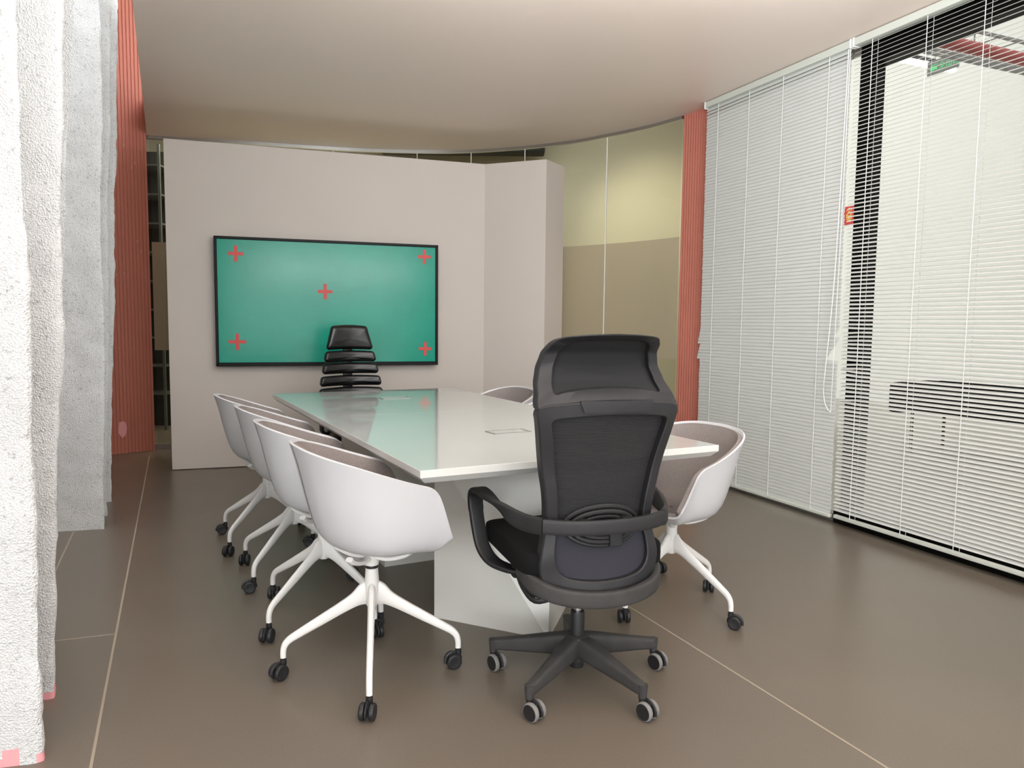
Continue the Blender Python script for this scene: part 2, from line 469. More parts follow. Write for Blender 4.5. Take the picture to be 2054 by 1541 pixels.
def ridged(corners, start, end, dv, side=.3):
    """plan polyline of ridges: corner points joined by grooves; dv = direction the ridges step along"""
    d = Vector((dv[0], dv[1], 0)).normalized(); left = Vector((-0.96, -0.27, 0))
    out = [Vector(start)]
    for i, c in enumerate(corners):
        c = Vector(c)
        if i > 0: out.append(c + left*min(side, .2))
        out.append(c)
        if i < len(corners) - 1:
            nx = Vector(corners[i+1]); out.append(c + d*((nx-c).xy.length*.45) + left*.05)
    out.append(Vector(end))
    return [tuple(p) for p in out]
near = ridged([(-1.272, 1.95, .0), (-1.395, 2.285, .045), (-1.672, 2.76, .075)], (-3.6, 1.25, 0), (-3.6, 2.4, .05), (-.43, .9))
rough_wall('wall_left', near, 'near rough white plastered slab wall with stepped vertical ridges', 3.1, feet=((-1.40, 2.27, .13, .055), (-1.30, 1.95, .11, .05)))
far = ridged([(-2.325, 4.215, .024), (-2.452, 4.5, .04), (-2.615, 4.865, .045), (-2.80, 5.2, .05)], (-4.4, 3.66, 0), (-4.4, 5.4, .05), (-.43, .9), side=.15)
rough_wall('wall_left.001', far, 'far rough white slab wall standing in front of the red ribbed wall', 9.7)

# ------------------------------------------------------------------ ribbed red walls
def ribbed(name, a, b, pitch, depth, label, z1=ZC-.001):
    a, b = Vector(a), Vector(b); d = b - a; L = d.length; d.normalize(); n = Vector((d.y, -d.x))
    prof = []; k = int(round(L/pitch)); pitch = L/k
    for i in range(k):
        for t, h in ((0, 0), (.2, 0), (.32, 1), (.5, 1.12), (.68, 1), (.8, 0)): prof.append(a + d*(pitch*(i+t)) + n*(depth*h))
    prof.append(b)
    bm = bmesh.new()
    rows = [[Vector((p.x, p.y, z)) for p in prof] for z in (0, z1)]
    gridf(bm, rows)
    back = [a - n*.09, b - n*.09]
    for p, q in ((prof[0], back[0]), (prof[-1], back[1])):
        v = [bm.verts.new((p.x, p.y, 0)), bm.verts.new((q.x, q.y, 0)), bm.verts.new((q.x, q.y, z1)), bm.verts.new((p.x, p.y, z1))]; bm.faces.new(v)
    v = [bm.verts.new((back[0].x, back[0].y, 0)), bm.verts.new((back[1].x, back[1].y, 0)), bm.verts.new((back[1].x, back[1].y, z1)), bm.verts.new((back[0].x, back[0].y, z1))]; bm.faces.new(v)
    o = open_obj(name, bm, M['red'], ang=25)
    return struct(o, label, 'wall'), a, d, n
o, ra, rd, rn = ribbed('wall_back_left', (-3.95, 6.27), (-3.338, 6.845), .030, .0085, 'salmon red ribbed wall beside the far rough white slab, chipped', VZ - .001)
# chips and a pink paint patch on it
rng = random.Random(5)
bm = bmesh.new()
cen = Vector((-3.545, 6.65))
patch = []
for k in range(26):
    a = 2*PI*k/26; rr = 1 + .25*rng.random()
    patch.append((math.cos(a)*.032*rr + .006, math.sin(a)*.062*(rr + (.35 if math.sin(a) > .6 and k % 3 == 0 else 0))))
front = [Vector((cen.x, cen.y)) + rd*p[0] + rn*.0115 for p in patch]
a_ = [bm.verts.new((f.x, f.y, .22+p[1])) for f, p in zip(front, patch)]
b_ = [bm.verts.new((f.x-rn.x*.01, f.y-rn.y*.01, .22+p[1])) for f, p in zip(front, patch)]
bm.faces.new(a_); bm.faces.new(b_[::-1])
for i in range(26): bm.faces.new((a_[i], a_[(i+1) % 26], b_[(i+1) % 26], b_[i]))
p_ = new_obj('paint_patch', bm, M['pinkp'], parent=o); p_['label'] = 'pink paint smear'
bm = bmesh.new()
for k in range(26):
    s = rng.uniform(.38, .80); z = rng.choice([rng.uniform(1.4, 2.8), rng.uniform(.9, 2.4)]); hgt = rng.uniform(.008, .05) * (2 if k % 9 == 0 else 1)
    kk = round((ra - Vector((-3.338, 6.845))).length/.030); pw = (ra - Vector((-3.338, 6.845))).length/kk; s = pw*(round(s/pw) + .5)
    p = ra + rd*s + rn*.0090; q = rd*(.003+.003*rng.random())
    tube(bm, [(p.x-q.x, p.y-q.y, z), (p.x+q.x*.4, p.y+q.y*.4, z+hgt*.5), (p.x, p.y, z+hgt)], [(.0008, .0008), (.0042, .0042), (.0006, .0006)], seg=6)
c_ = new_obj('paint_chips', bm, M['chip'], parent=o); c_['label'] = 'pale chips in the red paint'
ribbed('wall_back_right', (1.362, 6.08), (1.56, 5.68), .030, .012, 'narrow salmon red ribbed wall between the glass and the closed blind')

# ------------------------------------------------------------------ curved glass wall (window_1)
w1 = struct(empty('window_1', (-.8, 7.3, 0)), 'curved frameless glass wall with a frosted band behind the white partition', 'window')
W1 = Vector((-.8, 7.3, 0))
arcp = [Vector((p[0], p[1])) for p in ARC]
def arc_at(x):
    for i in range(len(arcp)-1):
        if arcp[i].x <= x <= arcp[i+1].x:
            return arcp[i].lerp(arcp[i+1], (x-arcp[i].x)/(arcp[i+1].x-arcp[i].x))
    return arcp[-1]
seams = [-3.345, -2.62, -1.75, -.95, -.42, .10, .822, 1.352]
def arc_pts(x0, x1):
    L = [arc_at(x0)] + [p for p in arcp if x0 + .01 < p.x < x1 - .01] + [arc_at(x1)]
    return L
def arc_sheet(bm, P, z0, z1, t, off=0.0):
    # thin curved solid
    N = []
    for i in range(len(P)):
        d = (P[min(i+1, len(P)-1)] - P[max(i-1, 0)]).normalized(); N.append(Vector((d.y, -d.x)))
    rows = []
    for (zz, oo) in ((z0, off), (z1, off), (z1, off + t), (z0, off + t), (z0, off)):
        rows.append([Vector((p.x + n.x*oo - W1.x, p.y + n.y*oo - W1.y, zz)) for p, n in zip(P, N)])
    V = gridf(bm, rows)
    for k in (0, -1): bm.faces.new([V[i][k] for i in range(4)])
for i in range(len(seams)-1):
    P = arc_pts(seams[i] + .003, seams[i+1] - .003)
    bm = bmesh.new()
    rows = [[Vector((p.x - W1.x, p.y - W1.y, z)) for p in P] for z in (.05, ZC - .02)]
    gridf(bm, rows); open_obj('glass_pane', bm, M['glassy'], w1)
    bm = bmesh.new()
    N = Vector((0, -.004))
    rows = [[Vector((p.x - W1.x, p.y - W1.y - .004, z)) for p in P] for z in (.935, 1.935)]
    gridf(bm, rows); fo = open_obj('frosted_band', bm, M['film'], w1); fo['label'] = 'frosted band across the glass'
for x in seams[1:-1]:
    p = arc_at(x); bm = bmesh.new(); box(bm, (p.x - W1.x, p.y - W1.y, ZC/2), (.007, .012, ZC - .06), math.atan2(-.5, 1) if x > .5 else 0)
    new_obj('glass_joint', bm, M['cord'], w1)
bm = bmesh.new(); arc_sheet(bm, arcp, 0, .05, .03, -.015); new_obj('bottom_channel', bm, M['sill'], w1)
bm = bmesh.new(); arc_sheet(bm, arcp, ZC - .028, ZC, .03, -.015); new_obj('top_channel', bm, M['alu'], w1)

# room behind the curved glass
bm = bmesh.new(); box(bm, (-1.8, 9.3, 2.5), (9.6, .2, 5.0))
struct(new_obj('wall_behind_glass', bm, M['cream']), 'cream wall of the next room seen through the curved glass', 'wall')
bm = bmesh.new()
a, b = Vector((1.60, 5.86, 0)), Vector((2.75, 9.3, 0)); d = b - a
box(bm, ((a.x+b.x)/2+.05, (a.y+b.y)/2, 2.5), (d.length, .1, 5.0), math.atan2(d.y, d.x))
struct(new_obj('wall_between', bm, M['cream']), 'cream cross wall between next room and corridor', 'wall')
bm = bmesh.new(); box(bm, (-6.65, 7.9, 2.5), (.1, 3.0, 5.0))
struct(new_obj('wall_next_left', bm, M['cream']), 'cream end wall of the next room', 'wall')
bm = bmesh.new(); box(bm, (-1.8, 8.2, 4.6), (10, 2.4, .1))
struct(new_obj('ceiling_next', bm, M['dark']), 'dark open ceiling of the next room', 'ceiling')
bm = bmesh.new()
box(bm, (-2.2, 8.5, 3.72), (5.4, .5, .42)); box(bm, (-.6, 8.75, 3.3), (1.9, .25, .25))
dct = tag(new_obj('ventilation_duct', bm, M['dark'], bevel=.02), 'dark air duct high behind the curved glass above the partition', 'duct')
for x in (-4.4, -2.2, .2):
    bm = bmesh.new(); tube(bm, [(x, 8.5, 3.93), (x, 8.5, 4.549)], .012, seg=6); new_obj('hanger_rod', bm, M['duct'], dct)
# dark shelving glimpsed left of the partition
sh = tag(empty('storage_rack', (-4.14, 8.3, 0)), 'dark storage rack behind the glass left of the partition', 'rack')
bm = bmesh.new(); box(bm, (.10, .2, 1.55), (.44, .04, 3.1)); new_obj('back_panel', bm, M['dark'], sh)
for k in range(9):
    bm = bmesh.new(); box(bm, (.10, 0, .4 + k*.31), (.44, .38, .018)); new_obj('shelf_board', bm, M['duct'], sh)
for x in (-.11, .31):
    bm = bmesh.new(); box(bm, (x, -.18, 1.55), (.025, .025, 3.1)); new_obj('upright_post', bm, M['duct'], sh)

# ------------------------------------------------------------------ folded white partition
PA = rad(18.2); pd = Vector((math.cos(PA), math.sin(PA)))
f0 = Vector((-2.752, 5.919)); f1 = Vector((-.262, 6.741)); f2 = Vector((.279, 6.518)); f3 = Vector((.453, 6.816))
n1 = Vector((-pd.y, pd.x))
bm = bmesh.new()
b0 = f0 + n1*.2 ; b1 = Vector((-.19, 7.02))
prism(bm, [f0, f1, f2, f3, b1, b0], 0.006, 2.636)
bmesh.ops.triangulate(bm, faces=[f for f in bm.faces if len(f.verts) > 4])
struct(new_obj('wall_partition', bm, M['wall'], ang=15), 'free-standing folded taupe-white partition carrying the green screen', 'partition')

# ------------------------------------------------------------------ green screen on the partition
tv = tag(empty('display_screen', (0, 0, 0)), 'large black framed display with green painted face and five red crosses on the partition', 'screen')
t0 = Vector((-2.413, 6.027)); t1 = Vector((-.683, 6.589)); TW = (t1 - t0).length; tz0, tz1 = .848, 1.891
tv.location = (t0.x, t0.y, 0); tv.rotation_euler = (0, 0, math.atan2((t1-t0).y, (t1-t0).x))
# local: x along width, -y towards the room
OFF = -.092
bm = bmesh.new(); box(bm, (TW/2, OFF + .05, (tz0+tz1)/2), (TW, .055, tz1 - tz0)); new_obj('housing', bm, M['blackgl'], tv, bevel=.008)
bm = bmesh.new()
fwid = .022
for (cx, cz, sx, sz) in ((TW/2, tz1-fwid/2, TW, fwid), (TW/2, tz0+fwid*.7, TW, fwid*1.4), (fwid/2, (tz0+tz1)/2, fwid, tz1-tz0), (TW-fwid/2, (tz0+tz1)/2, fwid, tz1-tz0)):
    box(bm, (cx, OFF + .012, cz), (sx, .03, sz))
new_obj('bezel', bm, M['blackgl'], tv, bevel=.004)
bm = bmesh.new(); box(bm, (TW/2, OFF + .018, (tz0+tz1)/2+.004), (TW - .04, .012, tz1 - tz0 - .05)); scr = new_obj('screen_face', bm, M['green'], tv)
scr['label'] = 'green painted screen face'
for (px, pz, w, h) in ((.163, 1.756, .115, .125), (TW-.120, 1.787, .113, .122), (.86, 1.468, .118, .128), (.163, 1.047, .135, .132), (TW-.113, .99, .113, .118)):
    bm = bmesh.new()
    box(bm, (px, OFF + .0115, pz), (w, .003, .026)); box(bm, (px, OFF + .0108, pz), (.026, .003, h))
    cobj = new_obj('cross_mark', bm, M['cross'], tv); cobj['label'] = 'red cross mark on the green face'
bm = bmesh.new(); box(bm, (TW/2, -.0075, (tz0+tz1)/2), (.5, .012, .4)); new_obj('wall_bracket', bm, M['black'], tv)

# ------------------------------------------------------------------ blinds
PITCH = .0235
def make_blind(name, s0, s1, off, tilt, slat_m, ladders, label, zb, ragged, droop, SW=.027):
    base = wp(s0, off, 0)
    b = tag(empty(name, base, WANG), label, 'window blind', 'venetian blinds over the window wall')
    L = s1 - s0
    # local: x along wall, y: +y is the room side?  WD rotated +90 deg = (-WD.y, WD.x) = (.922,.386) = outward -> room side is -y
    bm = bmesh.new(); box(bm, (L/2, 0, ZC - .026), (L, .045, .044)); new_obj('headrail', bm, M['rail'], b, bevel=.003)
    for x in (-.004, L + .004):
        bm = bmesh.new(); box(bm, (x, 0, ZC - .027), (.012, .052, .052)); new_obj('end_bracket', bm, M['cord'], b, bevel=.003)
    bm = bmesh.new(); box(bm, (L/2, 0, zb + .012), (L, .026, .022)); new_obj('bottom_rail', bm, M['rail'], b, bevel=.004)
    bm = bmesh.new()
    z = ZC - .062; rg = random.Random(hash(name) % 1000 + 11 if False else len(label)); i = 0
    while z > zb + .035:
        dl, dr = ragged(z, rg)
        tl = tilt + rg.uniform(-.022, .022) + (-.25 if (i < 3 and tilt > rad(45)) else 0)
        xs = [0 + dl, ladders[0]-s0, (ladders[0]+ladders[1])/2 - s0, ladders[-1]-s0, L + dr]
        dz = [droop(z, rg, 0), 0, 0, 0, droop(z, rg, 1)]
        rows = []
        for x, dd in zip(xs, dz):
            row = []
            for q in (-1, -.5, 0, .5, 1):
                cy = q*SW/2; cz = .0022*(1 - q*q)
                # q=-1 room edge; room edge low for positive tilt
                yy = cy*math.cos(tl) - cz*math.sin(tl); zz = cy*math.sin(tl) + cz*math.cos(tl)
                row.append(Vector((x, yy, z + zz + dd)))
            rows.append(row)
        gridf(bm, rows); z -= PITCH; i += 1
    open_obj('slats', bm, slat_m, b, ang=60)
    for s in ladders:
        bm = bmesh.new()
        x = s - s0
        tube(bm, [(x, -.0155, zb + .02), (x, -.0165, ZC - .05)], .0021, seg=5)
        tube(bm, [(x + .012, .015, zb + .02), (x + .012, .015, ZC - .05)], .0013, seg=5)
        new_obj('ladder_cord', bm, M['cord'], b)
    return b
def rag_left(z, rg):
    dl = rg.uniform(-.003, .003)
    if 1.09 < z < 1.20: dl -= (1.20 - z)*.25
    if .96 < z < 1.07: dl -= (1.07 - z)*.35
    dr = rg.uniform(-.003, .003)
    if z > 1.2: dr += 0
    if 1.02 < z < 1.14: dr -= (1.14 - z)*.75
    if 1.155 < z < 1.21: dr -= (1.21 - z)*.6
    return dl, dr
nodr = lambda z, rg, k: 0.0
BL = make_blind('venetian_blind', -.20, 1.148, -.10, rad(76), M['slat'], [-.05, .285, .61, .995],
                'closed grey venetian blind beside the red ribbed wall, slats torn at its edges', .045, rag_left, nodr, .0295)
# pull cord loop on the closed blind
bm = bmesh.new()
s0 = -.20
pts = [(1.150-s0, -.03, ZC-.06), (1.146-s0, -.035, 2.26), (1.126-s0, -.035, 1.505), (1.088-s0, -.035, .963), (1.080-s0, -.035, .84), (1.095-s0, -.035, .756), (1.12-s0, -.035, .717), (1.139-s0, -.03, .70)]
tube(bm, cr(pts, 8), .003, seg=6)
tube(bm, [(1.163-s0, -.03, ZC-.06), (1.156-s0, -.03, 1.9), (1.139-s0, -.03, .70)], .0024, seg=6)
pc = new_obj('pull_cord', bm, M['cord'], BL)
def rag_right(z, rg):
    return rg.uniform(-.006, .004), 0
def droop_r(z, rg, k):
    if k == 1: return 0
    if .72 < z < 1.30 and rg.random() < .55: return rg.uniform(-.010, .012)
    return rg.uniform(-.0015, .0015)
BR = make_blind('venetian_blind', 1.178, 3.75, -.10, rad(27), M['slatw'], [1.305, 1.65, 1.965, 2.35, 2.75, 3.2],
                'half-open white venetian blind covering the black framed window with corridor showing through', .052, rag_right, droop_r)

# ------------------------------------------------------------------ window_2: black framed glazing behind the blinds
w2 = struct(empty('window_2', wp(0), WANG), 'floor-to-ceiling black framed glazing behind the blinds', 'window')
def wbox(name, s0, s1, y, t, z0, z1, m):
    bm = bmesh.new(); box(bm, ((s0+s1)/2, y, (z0+z1)/2), (s1-s0, t, z1-z0)); return new_obj(name, bm, m, w2, bevel=.003)
wbox('top_beam', 1.13, 3.9, .05, .12, 2.752, ZC, M['black'])
wbox('frame_post', 1.13, 1.205, .05, .12, 0.085, 2.752, M['black'])
wbox('frame_post', 1.208, 1.235, .02, .06, 0.085, 2.752, M['black'])
wbox('frame_post', 3.80, 3.9, .05, .12, 0.085, 2.752, M['black'])
wbox('bottom_rail', 1.10, 3.9, .02, .10, 0, .085, M['black'])
wbox('bottom_track', -.5, 1.10, .02, .06, 0, .045, M['sill'])
wbox('top_track', -.5, 1.13, .02, .06, ZC-.05, ZC, M['sill'])
wbox('end_post', -.5, -.44, .02, .06, .045, ZC-.05, M['sill'])
for a, b in ((-.44, 1.13), (1.235, 3.80)):
    bm = bmesh.new()
    gridf(bm, [[Vector((a, .05, z)), Vector((b, .05, z))] for z in ((.085 if a > 0 else .045), (2.752 if a > 0 else ZC-.05))])
    open_obj('glass_pane', bm, M['glass'], w2)

# ------------------------------------------------------------------ corridor hall beyond the window
HZ = 6.2
hp = wp(0, 6.4)
bm = bmesh.new()
c = wp(-1.0, 6.4, HZ/2); box(bm, c, (22, .2, HZ), WANG)
struct(new_obj('wall_hall', bm, M['hall']), 'bright white far wall of the corridor seen through the open blind', 'wall')
bm = bmesh.new()
c = wp(4.7, 6.25, 1.45); box(bm, c, (10.4, .12, 2.9), WANG)
struct(new_obj('wall_hall_low', bm, M['hall2']), 'pale grey lower wall panel of the corridor behind the open blind', 'wall')
bm = bmesh.new()
box(bm, wp(-.68, 6.0, HZ/2), (.09, .55, HZ), WANG)
struct(new_obj('wall_hall_pier', bm, M['hall2']), 'pale grey pier edge on the corridor wall below the lamp', 'wall')
bm = bmesh.new(); box(bm, wp(-9, 3.2, HZ/2), (.2, 6.6, HZ), WANG)
struct(new_obj('wall_hall_end', bm, M['hall']), 'white end wall of the corridor', 'wall')
bm = bmesh.new(); box(bm, wp(.5, 3.3, HZ + .05), (22, 6.6, .1), WANG)
bm2 = bmesh.new(); box(bm2, wp(10.8, 3.4, HZ/2), (.2, 6.4, HZ), WANG)
struct(new_obj('wall_hall_sky_block', bm2, M['hall']), 'unseen white wall added at the near corridor end to keep sky light out', 'wall')  # added out of view, stops sky light entering by the open corridor end
struct(new_obj('ceiling_hall', bm, M['hall']), 'white ceiling of the corridor', 'ceiling')
bm = bmesh.new(); box(bm, wp(5.2, .18, ZC + (HZ-ZC)/2 + .14), (11.8, .1, HZ - ZC - .28), WANG)
struct(new_obj('wall_hall_near', bm, M['hall']), 'white corridor wall above the black framed window', 'wall')

def RAY(x, y, Y):
    d = fw + rt*((x - 1027)/1481) - up*((y - 770.5)/1481)
    return Vector((0, 0, CAMZ)) + d*(Y/d.y)
def thing_at(name, p, rz, label, cat, group=None):
    return tag(empty(name, p, rz), label, cat, group)
# tube lamp hung from rods
A = Vector((4.30, 8.6, 4.27)); B = Vector((4.95, 8.35, 4.08)); B.z = 4.16; A.z = 4.27
Am = RAY(1795, 114, 8.3); Bm = Am + WN*.95; zz = Am.z
lampd = (Bm - Am); lampd.z = 0; lang = math.atan2(lampd.y, lampd.x); LL = lampd.length
lt = thing_at('tube_lamp', (Am.x, Am.y, zz), lang, 'lit white tube lamp hanging in the corridor beside the exit sign', 'lamp')
bm = bmesh.new(); box(bm, (LL/2, 0, .03), (LL, .07, .04)); new_obj('lamp_housing', bm, M['lampb'], lt, bevel=.004)
bm = bmesh.new(); box(bm, (LL/2, 0, -.015), (LL - .02, .06, .05)); new_obj('glowing_tube', bm, M['tube'], lt, bevel=.012)
for x in (.12, LL - .06):
    bm = bmesh.new(); tube(bm, [(x, 0, .05), (x, 0, HZ - zz - .003)], .006, seg=6); new_obj('hanging_rod', bm, M['lampb'], lt)
# exit sign
sp0 = RAY(1861, 140, 8.0); sd = WD; SL = .35
es = thing_at('exit_sign', sp0, WANG, 'pale hanging exit sign with green lettering and arrow beside the tube lamp', 'sign')
bm = bmesh.new(); box(bm, (SL/2, 0, 0), (SL, .02, .145)); new_obj('sign_plate', bm, M['signp'], es, bevel=.003)
mxs = Matrix.Translation((SL*.60, -.0115, -.008)) @ Matrix.Rotation(PI/2, 4, 'X')
tt = text_mesh('sign_lettering', '安全出口', .078, M['signg'], es, mxs); tt['label'] = 'green exit lettering'
bm = bmesh.new()
ar = [(.03, 0), (.065, .03), (.065, .012), (.115, .012), (.115, -.012), (.065, -.012), (.065, -.03)]
va = [bm.verts.new((x, -.0135, z - .012)) for x, z in ar]; vb = [bm.verts.new((x, -.0105, z - .012)) for x, z in ar]
bm.faces.new(va); bm.faces.new(vb[::-1])
for i in range(7): bm.faces.new((va[i], va[(i+1) % 7], vb[(i+1) % 7], vb[i]))
new_obj('sign_arrow', bm, M['signg'], es)
for x in (.08, SL - .08):
    bm = bmesh.new(); tube(bm, [(x, 0, .07), (x, 0, HZ - es.location.z - .003)], .003, seg=5); new_obj('hanging_wire', bm, M['lampb'], es)
# pipes and trays
def run(name, a, b, kind, label, cat, m, r=.045):
    a, b = Vector(a), Vector(b); e = (b - a).normalized(); a2 = a; b2 = b
    o = thing_at(name, a2, 0, label, cat)
    q = b2 - a2
    bm = bmesh.new()
    if kind == 'pipe': tube(bm, [(0, 0, 0), tuple(q)], r, seg=16)
    else:
        nrm = Vector((-q.y, q.x, 0)).normalized()*r*2
        for s in (-1, 1): tube(bm, [tuple(nrm*s), tuple(q + nrm*s)], (.008, .022), seg=8, ex=6)
        n = int(q.length/.25)
        for i in range(1, n):
            c = q*(i/n); tube(bm, [tuple(c - nrm), tuple(c + nrm)], .006, seg=6)
    new_obj('pipe_body' if kind == 'pipe' else 'tray_body', bm, m, o)
    n = 4
    for i in range(1, n):
        c = q*(i/n); bm = bmesh.new(); tube(bm, [(c.x, c.y, c.z), (c.x, c.y, HZ - a2.z - .003)], .008, seg=6); new_obj('hanger_rod', bm, M['tray'], o)
def along(p, t0, t1):
    p = Vector(p); k = (p - WA).dot(WN); q = p - WN*(k - t0); e = p + WN*(t1 - k); q.z = e.z = p.z
    return q, e
run('sprinkler_pipe', *along(RAY(1905, 86, 6.0), .5, 6.2), 'pipe', 'red pipe running under the corridor ceiling beyond the blind', 'pipe', M['pipe'], .05)
run('cable_tray', *along(RAY(1860, 101, 7.2), .5, 6.2), 'tray', 'lower grey cable tray in the corridor just above the tube lamp', 'cable tray', M['tray'], .02)
run('cable_tray', *along(RAY(1915, 66, 6.6), .5, 6.2), 'tray', 'upper grey cable tray in the corridor above the red pipe', 'cable tray', M['tray'], .05)
# red fire notice on the far wall
p = Vector((4.235, 9.5, 2.625))
q = WA + WN*6.285; s_ = (p - WA).dot(WD)
fdir = p - Vector((0, 0, CAMZ)); tt_ = ((WA + WN*6.285) - Vector((0, 0, CAMZ))).dot(WN) / fdir.dot(WN)
fp = Vector((0, 0, CAMZ)) + fdir*tt_
fs = thing_at('fire_notice', fp, WANG, 'red fire notice with yellow characters beside the black window post', 'sign')
bm = bmesh.new(); box(bm, (0, .008, 0), (.36, .012, .30)); new_obj('notice_plate', bm, M['fire'], fs)
for dz, ch in ((.06, '火'), (-.06, '警')):
    text_mesh('notice_character', ch, .135, M['yellow'], fs, Matrix.Translation((0.02, -.002, dz)) @ Matrix.Rotation(PI/2, 4, 'X'))
# black low furniture in the corridor
lb = thing_at('lounge_sofa', (4.60, 6.60, 0), WANG + rad(8), 'black low sofa standing in the corridor behind the half-open blind', 'sofa')
bm = bmesh.new(); superbox(bm, (0, -.05, .50), (.98, .33, .10), e=8); new_obj('seat', bm, M['seatf'], lb)
bm = bmesh.new(); superbox(bm, (0, .31, .53), (1.0, .07, .16), e=10); new_obj('backrest', bm, M['seatf'], lb)
for x in (-.98, .98):
    bm = bmesh.new(); superbox(bm, (x, -.03, .53), (.05, .38, .15), e=10); new_obj('armrest', bm, M['seatf'], lb)
for x in (-.85, .85):
    for y in (-.28, .28):
        bm = bmesh.new(); tube(bm, [(x, y, 0), (x, y, .42)], .015, seg=8); new_obj('leg', bm, M['black'], lb)

# ------------------------------------------------------------------ casters
def add_caster(parent, x, y, rz, ztop, rw=.027, tread=False):
    bm = bmesh.new()
    tube(bm, [(0, 0, rw*1.5), (0, 0, ztop)], .0075, seg=10)
    tube(bm, [(0, 0, rw*1.75), (0, 0, rw*2.35)], .0115, seg=12)
    # hood between the wheels
    ox = rw*.72
    pts = []
    for k in range(9):
        a = rad(-15 + 210*k/8); pts.append((ox + math.cos(a)*rw*1.03, 0, rw + math.sin(a)*rw*1.03))
    tube(bm, pts, [(.0075, .004)]*9, seg=8, up=(0, 1, 0))
    box(bm, (ox*.8, 0, rw*1.15), (rw*1.3, .011, rw*1.5))
    c = new_obj('caster', bm, M['blackc'], parent, bevel=.0012)
    c.location = (x, y, 0); c.rotation_euler = (0, 0, rz)
    for s in (-1, 1):
        bm = bmesh.new()
        w = .0085
        prof = [(0, -w*.82), (rw*.70, -w*.9), (rw*.86, -w), (rw*.97, -w*.75), (rw, -w*.35), (rw, w*.35), (rw*.97, w*.75), (rw*.86, w), (rw*.7, w*.9), (0, w*.82)]
        mis = [0, 0, 1, 1, 1, 1, 1, 0, 0] if tread else [0]*9
        lathe(bm, prof, 22, Matrix.Translation((ox, s*.0155, rw)) @ Matrix.Rotation(PI/2, 4, 'X'), mis)
        new_obj('wheel', bm, [M['blackc'], M['tread']], c, ang=50)
    return c

# ------------------------------------------------------------------ white tub chair
def tub_rows(scale_r=1.0, tmax=1.0, nt=16):
    half = [(-.267, 0, .822), (-.262, .07, .821), (-.245, .14, .815), (-.205, .205, .802), (-.14, .250, .782), (-.06, .275, .755), (.02, .283, .727),
            (.075, .281, .709), (.116, .277, .695), (.140, .272, .674), (.157, .266, .638), (.174, .257, .592), (.190, .247, .548), (.204, .236, .515), (.212, .212, .500), (.217, .16, .494),
            (.220, .09, .491), (.221, 0, .490)]
    h = cr(half, 4)
    rim = [Vector(p) for p in h] + [Vector((p[0], -p[1], p[2])) for p in h[-2:0:-1]] + [Vector(h[0])]
    Z0 = .452; C = Vector((.01, 0))
    bowl = cr([(0, 0), (.22, .004), (.42, .028), (.60, .095), (.715, .22), (.80, .42), (.865, .62), (.925, .81), (1, 1)], 8)
    bside = cr([(0, 0), (.26, .003), (.5, .014), (.68, .055), (.79, .16), (.86, .36), (.91, .58), (.955, .80), (1, 1)], 8)
    lip = cr([(0, 0), (.25, .02), (.5, .12), (.72, .36), (.85, .6), (.93, .8), (1, 1)], 8)
    def prof(curve, t):
        f = t*(len(curve)-1); i = min(int(f), len(curve)-2); w = f - i
        return tuple(a + (b-a)*w for a, b in zip(curve[i], curve[i+1]))
    rows = []
    for j in range(nt + 1):
        t = tmax*j/nt; t = max(t, .02)
        row = []
        for p in rim:
            ang = abs(math.atan2(p.y, -(p.x - C.x)))
            w = min(1, max(0, (ang - rad(125))/rad(40))); w = w*w*(3-2*w)
            g0, k0 = prof(bowl, t); gs, ks = prof(bside, t); g2, k2 = prof(lip, t)
            w0 = min(1, max(0, (ang - rad(35))/rad(55))); w0 = w0*w0*(3-2*w0)
            g1 = g0*(1-w0) + gs*w0; k1 = k0*(1-w0) + ks*w0
            g = g1*(1-w) + g2*w; k = k1*(1-w) + k2*w
            row.append(Vector((C.x + (p.x - C.x)*g, p.y*g, Z0 + (p.z - Z0)*k)))
        rows.append(row)
    return rows

